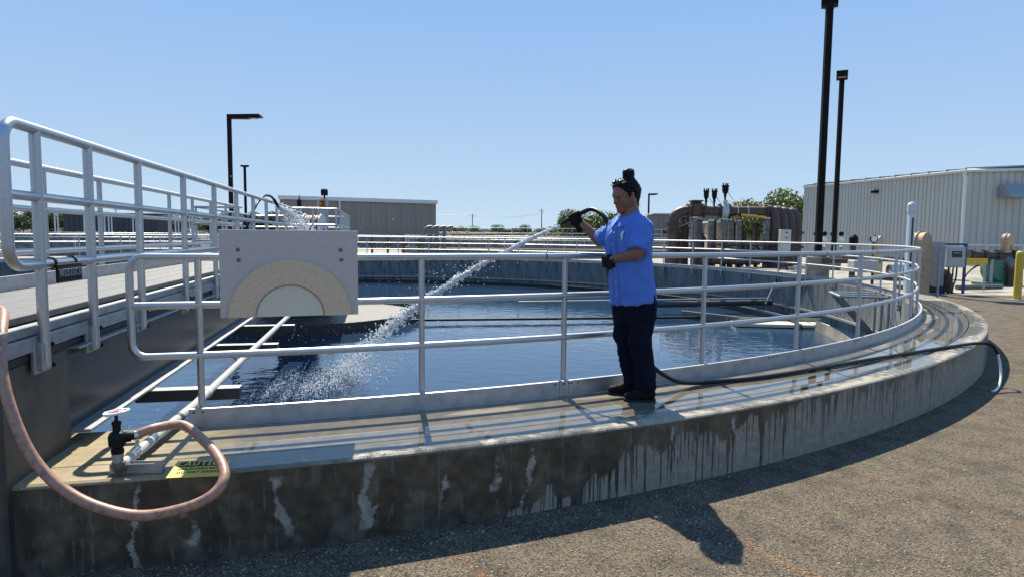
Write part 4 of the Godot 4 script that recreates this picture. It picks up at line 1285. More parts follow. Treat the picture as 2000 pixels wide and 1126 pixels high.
func blob(p: Vector3, s: float, dir := Vector3.ZERO) -> Transform3D:
	var b := Basis.from_euler(Vector3(rng.randf() * TAU, rng.randf() * TAU, rng.randf() * TAU))
	if dir != Vector3.ZERO: b = along(Vector3.ZERO, dir).basis
	return Transform3D(b.scaled_local(Vector3(s * rng.randf_range(0.6, 1.2), s * (rng.randf_range(1.0, 2.6) if dir != Vector3.ZERO else rng.randf_range(0.6, 1.2)), s * rng.randf_range(0.6, 1.2))), p)

func jet_at(s: float) -> Vector3:
	return Vector3(0.392 - 3.39 * s, 1.815 - 1.72 * s - 0.82 * s * s, -5.60 - 5.8 * s)

func build_water_jets() -> void:
	# solid rope of water at the nozzle, tearing into clots and drops
	var b := MB.new()
	var core := []
	var rad := []
	var nn := FastNoiseLite.new(); nn.seed = 2; nn.frequency = 1.0
	for i in 90:
		var s := i / 89.0 * 0.11
		core.append(jet_at(s) + Vector3(nn.get_noise_1d(s * 90.0), nn.get_noise_1d(s * 80.0 + 50.0), 0) * (0.004 + 0.05 * s))
		rad.append(0.009 + 0.006 * minf(s * 14.0, 1.0) + 0.030 * s + absf(nn.get_noise_1d(s * 130.0 + 7.0)) * (0.006 + 0.06 * s))
	tube(b, core, rad, 9)
	var stream := kind(tag(obj("water_stream", b, M.drops), "white jet of water shooting from the hand held nozzle", "water"), "stuff")
	var xs := []
	for i in 2300:
		var s := pow(rng.randf(), 0.75)
		var sp := 0.006 + 0.034 * s + 0.09 * s * s
		var p := jet_at(s) + Vector3(rng.randfn(), rng.randfn() * 0.8, rng.randfn()) * sp
		if p.y < WATER: continue
		var d := (jet_at(s + 0.01) - jet_at(s)).normalized()
		xs.append(blob(p, rng.randf_range(0.004, 0.016) * (0.7 + 0.5 * s), d))
	for i in 800:   # clots of water along the middle of the jet
		var s := 0.03 + 0.62 * rng.randf()
		var p := jet_at(s) + Vector3(rng.randfn(), rng.randfn() * 0.8, rng.randfn()) * (0.003 + 0.030 * s)
		xs.append(blob(p, rng.randf_range(0.008, 0.020) * (0.8 + 0.5 * s), (jet_at(s + 0.01) - jet_at(s)).normalized() + Vector3(rng.randfn(), rng.randfn(), rng.randfn()) * 0.3 * s))
	for i in 420:   # mist of single drops thrown wide
		var s := rng.randf()
		var p := jet_at(s) + Vector3(rng.randfn() * 0.5, absf(rng.randfn()) * 0.35 - 0.1, rng.randfn() * 0.6) * (0.1 + s)
		if p.y < WATER: continue
		xs.append(blob(p, rng.randf_range(0.003, 0.007)))
	scatter("spray_drops", "drops tearing off the worker's jet above the tank", "water", drop_mesh(1), M.drops, xs)
	# splash where the jet lands, and drops drifting in front of the bridge girder
	xs = []
	for i in 4200:
		var p := Vector3(-3.2 + rng.randfn() * 0.42, WATER, -10.6 + rng.randfn() * 1.1)
		p.x += (p.z + 10.6) * -0.30
		var up := absf(rng.randfn()) * 0.02 * exp(-pow((p.x + 3.2) / 0.7, 2.0))
		xs.append(blob(p + Vector3.UP * up, rng.randf_range(0.003, 0.0105)))
	scatter("landing_splash", "glittering splash where the jet hits the water", "water", drop_mesh(2), M.drops, xs)
	xs = []
	for i in 700:
		var q := rng.randf()
		xs.append(blob(Vector3(-3.9 + rng.randfn() * 0.9, rng.randf_range(-0.65, 0.9), -8.8 + rng.randfn() * 2.2), rng.randf_range(0.003, 0.007)))
	for i in 120:
		xs.append(blob(Vector3(-3.6 + rng.randfn() * 1.6, rng.randf_range(0.6, 3.0), -11.5 + rng.randfn() * 1.5), rng.randf_range(0.004, 0.009)))
	scatter("drifting_drops", "single drops drifting in the air beside the footbridge", "water", drop_mesh(3), M.drops, xs)
	# hose fixed on the bridge rail with its own spray
	var hn := thing("bridge_nozzle", "curved black hose and nozzle fixed on the bridge rail spraying water", "hose", bp(-1.72, 2.2, 11.2))
	var o := -hn.position
	var pts := smooth([bp(-1.9, 1.30, 10.2), bp(-1.85, 1.75, 10.25), bp(-1.75, 2.12, 10.5), bp(-1.70, 2.30, 10.95), bp(-1.66, 2.32, 11.35), bp(-1.64, 2.28, 11.6)], 6)
	for i in pts.size(): pts[i] += o
	p_tube(hn, "hose", M.rubber, pts, 0.02, 10)
	var e0 := bp(-1.64, 2.28, 11.6)
	var e1 := bp(-1.60, 2.16, 11.85)
	p_tube(hn, "nozzle", M.black, [e0 + o, e0.lerp(e1, 0.6) + o, e1 + o], [0.026, 0.024, 0.014], 10)
	xs = []
	for i in 2600:
		var s := rng.randf()
		var c := e1 + BD * (1.7 * s) + BR * (0.55 * s) + Vector3.UP * (-0.25 * s - 0.75 * s * s)
		var p := c + Vector3(rng.randfn(), rng.randfn(), rng.randfn()) * (0.012 + 0.17 * s)
		xs.append(blob(p, rng.randf_range(0.004, 0.012), Vector3(0.2, -0.6, -0.7)))
	scatter("bridge_spray", "white fan of spray from the hose on the footbridge", "water", drop_mesh(4), M.drops, xs)

# ---------------------------------------------------------------- works inside the tank
func build_tank_works() -> void:
	var c := TC
	var fw := thing("feedwell", "dark round feedwell with pale foam in the middle of the tank", "feedwell", TC)
	var b := MB.new()
	ring(b, [Vector2(3.55, -1.1), Vector2(3.55, -0.46), Vector2(3.51, -0.46), Vector2(3.51, -1.1)], 0, 360, 64, Vector3.ZERO)
	obj("skirt", b, M.dark_steel, fw)
	b = MB.new()
	ring(b, [Vector2(3.5, -0.60), Vector2(1.6, -0.585), Vector2(0.01, -0.585)], 0, 360, 64, Vector3.ZERO)
	obj("foam", b, M.foam, fw)
	b = MB.new()
	lathe(b, at(Vector3.ZERO), [Vector2(1.0, -1.2), Vector2(1.0, -0.1), Vector2(1.15, -0.1), Vector2(1.15, 0.0), Vector2(0.55, 0.05), Vector2(0.55, 1.2), Vector2(0, 1.2)], 32)
	obj("centre_column", b, M.dark_steel, fw)
	# scum baffle and weir ring inside the wall
	var lw := thing("weir_ring", "pale weir ring running round the inside of the tank wall", "weir", TC)
	b = MB.new()
	ring(b, [Vector2(14.56, -1.1), Vector2(14.56, -0.60), Vector2(14.53, -0.60), Vector2(14.53, -1.1)], 58, 345, 200, Vector3.ZERO)
	obj("weir_plate", b, M.galvanised, lw)
	b = MB.new()
	ring(b, [Vector2(15.295, -0.50), Vector2(15.295, -0.44), Vector2(15.24, -0.44), Vector2(15.24, -0.50)], 58, 345, 200, Vector3.ZERO)
	obj("wall_flange", b, M.galvanised, lw)
	b = MB.new()
	ring(b, [Vector2(14.1, -1.0), Vector2(14.1, -0.56), Vector2(14.08, -0.56), Vector2(14.08, -1.0)], 84, 345, 180, Vector3.ZERO)
	obj("scum_baffle", b, M.steel_paint, lw)
	b = MB.new()
	ring(b, [Vector2(14.52, -0.90), Vector2(14.52, -0.5), Vector2(14.44, -0.45), Vector2(14.42, -0.9)], 56, 84, 20, Vector3.ZERO)
	obj("curved_baffle", b, M.pale_concrete, lw)
	# skimmer arm from the feedwell to the scum box
	var tip := Vector3(7.3, -0.64, -19.6)
	var root := Vector3(-2.75, -0.62, -17.9)
	var sk := thing("skimmer_arm", "long thin dark skimmer arm lying across the water surface", "skimmer", root)
	p_tube(sk, "arm", M.black, [Vector3.ZERO, tip - root], 0.035, 8)
	p_tube(sk, "scum_pipe", M.dark_steel, [Vector3(4.0, -0.42, -20.6) - root, Vector3(8.6, -0.40, -21.6) - root], 0.10, 12)
	p_tube(sk, "stay_rail", M.galvanised, [Vector3(0.2, -0.30, -20.0) - root, Vector3(8.4, -0.24, -21.4) - root], 0.022, 8)
	for e in [0.45, 0.62, 0.86]:
		p_box(sk, "clamp", M.galvanised, at(Vector3(4.0, -0.40, -20.6).lerp(Vector3(8.6, -0.38, -21.6), e) - root, 0.2), Vector3(0.2, 0.26, 0.12), 0.01)
	p_tube(sk, "lever", M.galvanised, [Vector3(8.3, -0.42, -21.3) - root, Vector3(8.75, 0.36, -21.6) - root], 0.03, 8)
	p_tube(sk, "lever_grip", M.black, [Vector3(8.7, 0.28, -21.57) - root, Vector3(8.8, 0.46, -21.64) - root], 0.045, 8)
	var sb := thing("scum_box", "pale green scum tray at the water's edge by the wall", "tray", Vector3(7.2, -0.66, -18.1))
	p_box(sb, "tray", M.scum_tray, at(Vector3(0.25, 0.0, 0), -0.1), Vector3(2.5, 0.09, 0.75), 0.01)
	p_box(sb, "lip", M.galvanised, at(Vector3(0.25, 0.06, -0.42), -0.1), Vector3(2.6, 0.16, 0.03), 0.005)
	p_box(sb, "divider", M.cast_grey, at(Vector3(-1.4, 0.06, -1.0), -0.85), Vector3(1.9, 0.22, 0.05), 0.005)
	# galvanised bracket on the wall
	var bk := thing("wall_frame", "galvanised triangular steel frame fixed inside the tank wall", "frame", polar(74.5, 15.2, 0, TC))
	var u := Vector3(sin(deg_to_rad(74.5)), 0, cos(deg_to_rad(74.5)))
	var sd := Vector3(u.z, 0, -u.x)
	for e in [-0.55, 0.0, 0.55]:
		var q = sd * e
		p_tube(bk, "upright", M.galvanised, [q + Vector3(0, -0.75, 0), q + Vector3(0, 0.50, 0)], 0.03, 6)
		p_tube(bk, "strut", M.cast_grey, [q - u * 0.05 + Vector3(0, -0.6, 0), q - u * 0.95 + Vector3(0, 0.42, 0)], 0.028, 6)
		p_tube(bk, "arm", M.galvanised, [q + Vector3(0, 0.45, 0), q - u * 1.0 + Vector3(0, 0.45, 0)], 0.03, 6)
	p_tube(bk, "tie", M.galvanised, [sd * -0.6 - u * 0.98 + Vector3(0, 0.45, 0), sd * 0.6 - u * 0.98 + Vector3(0, 0.45, 0)], 0.03, 6)
	# hose reel, mast and drive cabinet on the platform
	var reel := thing("hose_reel", "hose reel wound with pink and rust red hose on the platform", "hose reel", bp(-1.35, 1.285, 15.6))
	for s in [-0.19, 0.19]:
		p_lathe(reel, "flange", M.white_paint, Transform3D(Basis(Vector3.FORWARD, PI / 2) , Vector3(s, 0.55, 0)), [Vector2(0, -0.01), Vector2(0.34, -0.01), Vector2(0.34, 0.01), Vector2(0, 0.01)], 20)
		p_tube(reel, "stand", M.galvanised, [Vector3(s * 1.2, 0.0, 0), Vector3(s * 1.2, 0.55, 0)], 0.025, 6)
	for i in 6:
		b = MB.new()
		var lp := []
		for k in 17: lp.append(Vector3(-0.15 + i * 0.06, 0.55 + sin(TAU * k / 16.0) * 0.27, cos(TAU * k / 16.0) * 0.27))
		tube(b, lp, 0.032, 8, false)
		obj("hose_turn", b, M.hose_pink, reel)
	p_tube(reel, "drum", M.brown_iron, [Vector3(-0.18, 0.55, 0), Vector3(0.18, 0.55, 0)], 0.22, 14)
	var mast := thing("signal_post", "grey post with orange number two sign and black beacon on the platform", "post", bp(-1.18, 1.285, 16.0))
	p_box(mast, "post", M.cabinet, Transform3D(Basis(BR, Vector3.UP, -BD), Vector3(0, 0.62, 0)), Vector3(0.24, 1.24, 0.16), 0.01)
	p_box(mast, "number_panel", M.sign_orange, Transform3D(Basis(BR, Vector3.UP, -BD), Vector3(0, 1.12, 0) - BD * 0.086), Vector3(0.15, 0.18, 0.012), 0.002)
	var tm := TextMesh.new()
	var fnt := SystemFont.new()
	fnt.font_names = PackedStringArray(["Droid Sans"]); fnt.font_weight = 700
	tm.font = fnt; tm.text = "2"; tm.font_size = 48; tm.depth = 0.004; tm.pixel_size = 0.0036
	var lo := MeshInstance3D.new()
	lo.name = "lettering"; lo.mesh = tm; lo.material_override = M.black
	mast.add_child(lo, true)
	lo.transform = Transform3D(Basis(BR, Vector3.UP, -BD), Vector3(0, 1.12, 0) - BD * 0.095)
	p_tube(mast, "beacon_stem", M.black, [Vector3(0.04, 1.22, 0), Vector3(0.04, 1.34, 0)], 0.02, 6)
	p_lathe(mast, "beacon", M.black, at(Vector3(0.04, 1.32, 0)), [Vector2(0, 0), Vector2(0.08, 0.0), Vector2(0.085, 0.12), Vector2(0.06, 0.15), Vector2(0, 0.16)], 14)
	var ant := thing("float_switch_post", "thin dark post with black cap beside the hose reel", "post", bp(-1.62, 1.285, 15.2))
	p_tube(ant, "post", M.cast_grey, [Vector3.ZERO, Vector3(0, 1.05, 0)], 0.03, 8)
	p_lathe(ant, "cap", M.black, at(Vector3(0, 1.02, 0)), [Vector2(0, 0), Vector2(0.05, 0), Vector2(0.05, 0.14), Vector2(0.015, 0.18), Vector2(0.006, 0.26), Vector2(0, 0.26)], 10)

# ---------------------------------------------------------------- brown pipework beyond the tank
func flange_at(parent: Node, p: Vector3, dir: Vector3, r: float, m: Material) -> void:
	p_lathe(parent, "flange", m, along(p, dir), [Vector2(0, -0.045), Vector2(r, -0.045), Vector2(r, -0.006), Vector2(r * 0.96, -0.005), Vector2(r * 0.96, 0.005), Vector2(r, 0.006), Vector2(r, 0.045), Vector2(0, 0.045)], 18)
	var b := MB.new()
	var xf := along(p, dir)
	for i in 10:
		var a := TAU * i / 10.0
		box(b, xf * Transform3D(Basis.IDENTITY, Vector3(cos(a) * r * 0.88, 0, sin(a) * r * 0.88)), Vector3(0.045, 0.16, 0.045), 0.0)
	obj("flange_bolts", b, m, parent)

func bend(parent: Node, a: Vector3, corner: Vector3, c: Vector3, r: float, m: Material, called := "elbow") -> void:
	var pts := []
	for i in 11:
		var t := i / 10.0
		pts.append(a.lerp(corner, t).lerp(corner.lerp(c, t), t))
	p_tube(parent, called, m, pts, r, 16)

func build_pipe_gallery() -> void:
	var m: Material = M.brown_iron
	var t := thing("pipe_manifold", "large dark brown overhead pipe with bends, valve and flow meter", "pipework", Vector3(12, 0, -38))
	var o := -t.position
	var y := 3.22
	var r := 0.29
	var z := -38.0
	# left riser and header
	p_tube(t, "riser", m, [Vector3(9.25, 0, z) + o, Vector3(9.25, 2.45, z) + o], r, 16)
	flange_at(t, Vector3(9.25, 2.05, z) + o, Vector3.UP, 0.42, m)
	flange_at(t, Vector3(9.25, 2.45, z) + o, Vector3.UP, 0.40, m)
	p_lathe(t, "riser_foot", m, at(Vector3(9.25, 0, z) + o), [Vector2(0.42, 0), Vector2(0.42, 0.5), Vector2(0.29, 0.55)], 16)
	bend(t, Vector3(9.25, 2.45, z) + o, Vector3(9.25, y, z) + o, Vector3(10.1, y, z) + o, r, m)
	flange_at(t, Vector3(10.1, y, z) + o, Vector3.RIGHT, 0.41, m)
	p_tube(t, "header", m, [Vector3(10.1, y, z) + o, Vector3(11.9, y, z) + o], r, 16)
	p_tube(t, "header", m, [Vector3(12.5, y, z) + o, Vector3(14.6, y, z) + o], r, 16)
	# check valve on the header, flow meter further on
	var b := MB.new()
	box(b, at(Vector3(10.55, y + 0.10, z) + o), Vector3(0.62, 0.86, 0.72), 0.12)
	box(b, at(Vector3(10.55, y + 0.56, z) + o), Vector3(0.66, 0.10, 0.74), 0.02)
	obj("check_valve", b, m, t)
	flange_at(t, Vector3(11.0, y, z) + o, Vector3.RIGHT, 0.41, m)
	flange_at(t, Vector3(11.93, y, z) + o, Vector3.RIGHT, 0.43, m)
	flange_at(t, Vector3(12.47, y, z) + o, Vector3.RIGHT, 0.43, m)
	flange_at(t, Vector3(14.6, y, z) + o, Vector3.RIGHT, 0.41, m)
	p_tube(t, "flow_meter", M.meter_blue, [Vector3(11.98, y, z) + o, Vector3(12.05, y, z) + o, Vector3(12.35, y, z) + o, Vector3(12.42, y, z) + o], [0.34, 0.40, 0.40, 0.34], 18)
	p_box(t, "meter_head", M.cabinet, at(Vector3(12.22, y + 0.50, z + 0.05) + o), Vector3(0.24, 0.26, 0.2), 0.03)
	# second, lower riser behind the first
	p_tube(t, "riser", m, [Vector3(10.2, 0, z - 1.1) + o, Vector3(10.2, 2.9, z - 1.1) + o], r, 16)
	flange_at(t, Vector3(10.2, 2.25, z - 1.1) + o, Vector3.UP, 0.41, m)
	p_tube(t, "brace_rod", M.galvanised, [Vector3(9.7, 2.35, z + 0.2) + o, Vector3(10.6, 2.75, z + 0.3) + o], 0.02, 6)
	p_tube(t, "brace_rod", M.galvanised, [Vector3(9.9, 2.7, z + 0.2) + o, Vector3(10.2, 2.2, z + 0.3) + o], 0.02, 6)
	# four bends turning down at the right end
	for i in 4:
		var x := 15.05 + i * 0.93
		var zz := z - i * 1.15
		var rr := 0.30
		bend(t, Vector3(x - 0.45, y, zz - 0.4) + o, Vector3(x + 0.02, y + 0.42, zz) + o, Vector3(x + 0.1, 2.45, zz) + o, rr, m)
		p_tube(t, "riser", m, [Vector3(x + 0.1, 2.45, zz) + o, Vector3(x + 0.1, 0, zz) + o], rr, 16)
		flange_at(t, Vector3(x + 0.1, 2.05, zz) + o, Vector3.UP, 0.41, m)
		flange_at(t, Vector3(x + 0.1, 1.15, zz) + o, Vector3.UP, 0.45, m)
		if i > 0: p_tube(t, "header", m, [Vector3(x - 3.0, y, zz - 0.4) + o, Vector3(x - 0.45, y, zz - 0.4) + o], r, 14)
	p_lathe(t, "riser_base", m, at(Vector3(15.15, 0, z) + o), [Vector2(0.55, 0), Vector2(0.55, 0.9), Vector2(0.45, 1.1), Vector2(0.30, 1.15)], 16)
	p_tube(t, "low_pipe", m, [Vector3(11.9, 0.62, z + 0.4) + o, Vector3(15.0, 0.62, z + 0.4) + o], 0.36, 14)
	for e in [[11.13, 1.2], [11.60, 0.95], [12.22, 0.62]]:   # air valves standing on the header
		var big: bool = e[0] > 12.0
		var base := Vector3(e[0], y + (r if not big else 0.6), z) + o
		var k := 1.25 if big else 1.0
		var av := p_lathe(t, "air_valve", M.lamp_black, at(base), [Vector2(0.055, -0.1), Vector2(0.055, 0.22), Vector2(0.09, 0.24), Vector2(0.09, 0.30), Vector2(0.06, 0.32), Vector2(0.12 * k, 0.48), Vector2(0.15 * k, 0.58), Vector2(0.15 * k, 0.80), Vector2(0.18 * k, 0.81), Vector2(0.18 * k, 0.87), Vector2(0, 0.88)], 12)
		for q in [-1.0, 0.2, 1.0]:
			p_tube(av, "vent", M.lamp_black, [base + Vector3(q * 0.10, 0.87, 0), base + Vector3(q * 0.14, 1.0, 0)], 0.04, 6)
		p_tube(t, "drain_tube", M.cast_grey, [base + Vector3(0.12, 0.5, 0.05), base + Vector3(0.42, 0.05, 0.1)], 0.015, 5)
	for e in [[13.55, y - 0.22, 0.95], [14.25, y - 0.30, 0.55]]:
		p_box(t, "yellow_tag", M.yellow, Transform3D(Basis(Vector3.BACK, -0.06), Vector3(e[0], e[1], z + 0.30) + o), Vector3(e[2], 0.11, 0.02), 0.003)
	for e in [12.9, 13.5]:
		p_tube(t, "pipe_band", M.trim, [Vector3(e, y, z) + o, Vector3(e + 0.03, y, z) + o], r + 0.008, 16)
	for e in [[12.05, -0.35], [12.55, -0.4]]:
		p_tube(t, "cable", M.rubber, smooth([Vector3(e[0], y - 0.3, z + 0.2) + o, Vector3(e[0] + 0.35, y - 0.2, z + 0.35) + o, Vector3(e[0] + 0.62, y - 0.7, z + 0.4) + o, Vector3(e[0] + 0.66, y - 2.0, z + 0.4) + o], 6), 0.03, 6)
	# supports
	var words := ["leftmost", "second from the left", "third from the left", "fourth from the left", "fifth from the left", "sixth from the left", "seventh from the left", "rightmost but one", "rightmost"]
	var xs := [10.45, 10.92, 11.42, 11.68, 12.15, 12.58, 13.02, 14.62, 13.22]
	for i in 8:
		var wd: String = words[i] if i < 7 else "rightmost"
		var s := thing("pipe_support", "square grey column under the brown pipe, %s" % wd, "column", Vector3(xs[i], 0, z + [0.15, -0.5, 0.1, -0.6, 0.15, 0.1, 0.2, 0.15][i]), "grey columns under the pipe")
		var hh: float = [2.92, 2.85, 2.75, 2.8, 2.85, 2.80, 2.75, 2.92][i]
		p_box(s, "shaft", M.column_grey, at(Vector3(0, (hh - 0.1) / 2, 0)), Vector3(0.27, hh - 0.1, 0.27), 0.015)
		p_box(s, "cap_plate", M.trim, at(Vector3(0, hh - 0.07, 0)), Vector3(0.30, 0.06, 0.30), 0.005)
	# thinner standpipes and valves between the columns
	for i in 9:
		var px: float = [9.75, 10.7, 11.15, 11.95, 12.4, 12.85, 13.5, 13.95, 14.3][i]
		var pz := z - [0.7, 0.9, 0.6, 0.8, 0.5, 0.9, 0.6, 0.8, 0.5][i] as float
		var ph: float = [1.7, 2.9, 1.5, 2.8, 1.25, 2.7, 1.6, 1.4, 1.9][i]
		var rp: float = [0.12, 0.09, 0.14, 0.08, 0.16, 0.09, 0.13, 0.11, 0.12][i]
		p_tube(t, "standpipe", m, [Vector3(px, 0, pz) + o, Vector3(px, ph, pz) + o], rp, 10)
		flange_at(t, Vector3(px, ph * 0.55, pz) + o, Vector3.UP, rp * 1.7, m)
		if i % 2 == 0:
			p_lathe(t, "valve_body", m, at(Vector3(px, ph, pz) + o), [Vector2(rp * 1.4, -0.05), Vector2(rp * 1.8, 0.1), Vector2(rp * 1.3, 0.25), Vector2(rp * 0.4, 0.3), Vector2(rp * 0.4, 0.42), Vector2(0, 0.42)], 12)
			p_lathe(t, "valve_wheel", M.lamp_black, at(Vector3(px, ph + 0.42, pz) + o), [Vector2(0, 0), Vector2(rp * 2.0, 0.0), Vector2(rp * 2.0, 0.04), Vector2(0, 0.05)], 12)
	for e in [[9.6, 14.9, 0.95, 0.13, 0.55], [10.6, 14.0, 0.35, 0.18, 0.9], [11.4, 15.4, 1.3, 0.07, 0.4]]:
		p_tube(t, "cross_pipe", m, [Vector3(e[0], e[2], z + e[4]) + o, Vector3(e[1], e[2], z + e[4]) + o], e[3], 10)
		for q in [0.2, 0.5, 0.8]: flange_at(t, Vector3(lerpf(e[0], e[1], q), e[2], z + e[4]) + o, Vector3.RIGHT, e[3] * 1.6, m)
	# control cabinets in front of the right bends
	for i in 3:
		var cb := thing("control_cabinet", "pale grey control cabinet on posts by brown pipes, %s of three" % ["largest and leftmost", "middle one", "rightmost"][i], "cabinet", Vector3(14.3 + i * 0.52, 0, -34.5 - i * 1.3), "control cabinets by the pipes")
		var w: float = [0.55, 0.45, 0.45][i]
		var hh: float = [1.15, 0.9, 0.9][i]
		p_box(cb, "case", M.cabinet, at(Vector3(0, 2.15 - hh / 2, 0)), Vector3(w, hh, 0.3), 0.015)
		p_box(cb, "door", M.cabinet, at(Vector3(0, 2.15 - hh / 2, 0.16)), Vector3(w - 0.06, hh - 0.06, 0.02), 0.006)
		p_box(cb, "display", M.screen, at(Vector3(0.02, 2.0, 0.175)), Vector3(0.14, 0.06, 0.01), 0.0)
		p_box(cb, "display", M.screen, at(Vector3(0.02, 1.72, 0.175)), Vector3(0.14, 0.05, 0.01), 0.0)
		for s in [-1.0, 1.0]: p_tube(cb, "leg", M.dark_steel, [Vector3(s * w * 0.4, 0, 0), Vector3(s * w * 0.4, 2.15 - hh, 0)], 0.035, 6)
	# row of pale gauges and couplings behind the cabinets
	for i in 4:
		var gv := thing("dial_gauge_stand", "small pipe stand with dial and valve right of cabinets, number %s from the left" % ["one", "two", "three", "four"][i], "gauge", Vector3(17.1 + i * 0.47, 0, -37.0), "gauge stands")
		p_tube(gv, "pipe", M.cabinet, [Vector3.ZERO, Vector3(0, 1.75, 0)], 0.05, 8)
		p_lathe(gv, "dial", M.lamp_black, Transform3D(Basis(Vector3.RIGHT, PI / 2), Vector3(0, 1.98, 0)), [Vector2(0, -0.05), Vector2(0.13, -0.05), Vector2(0.13, 0.05), Vector2(0, 0.05)], 14)
		p_lathe(gv, "coupling", M.cabinet, Transform3D(Basis(Vector3.RIGHT, PI / 2), Vector3(0.1, 1.25, 0.1)), [Vector2(0, -0.2), Vector2(0.16, -0.2), Vector2(0.16, 0.2), Vector2(0, 0.2)], 12)
		p_lathe(gv, "chamber", M.white_paint, at(Vector3(0.0, 1.55, 0.1)), [Vector2(0, 0), Vector2(0.1, 0.02), Vector2(0.12, 0.15), Vector2(0.06, 0.26), Vector2(0, 0.27)], 12)

func rounded_guard(parent: Node, called: String, m: Material, w: float, h: float, depth: float, turn := 0.0) -> void:
	var poly := []
	var r := w / 2
	poly.append(Vector2(-r * 0.86, 0)); poly.append(Vector2(r * 0.86, 0))
	for i in 17:
		var a := PI * i / 16.0
		poly.append(Vector2(cos(a) * r, h - r + sin(a) * r))
	var b := MB.new()
	extrude(b, Transform3D(Basis(Vector3.UP, turn), Basis(Vector3.UP, turn) * Vector3(0, 0, -depth / 2)), poly, depth)
	var g := obj(called, b, m, parent)
	# flange seam round the guard
	poly = []
	poly.append(Vector2(-r * 0.86 - 0.02, 0.01)); poly.append(Vector2(r * 0.86 + 0.02, 0.01))
	for i in 17:
		var a := PI * i / 16.0
		poly.append(Vector2(cos(a) * (r + 0.03), h - r + sin(a) * (r + 0.03)))
	b = MB.new()
	extrude(b, Transform3D(Basis(Vector3.UP, turn), Basis(Vector3.UP, turn) * Vector3(0, 0, -0.012)), poly, 0.024)
	obj("seam", b, m, g)

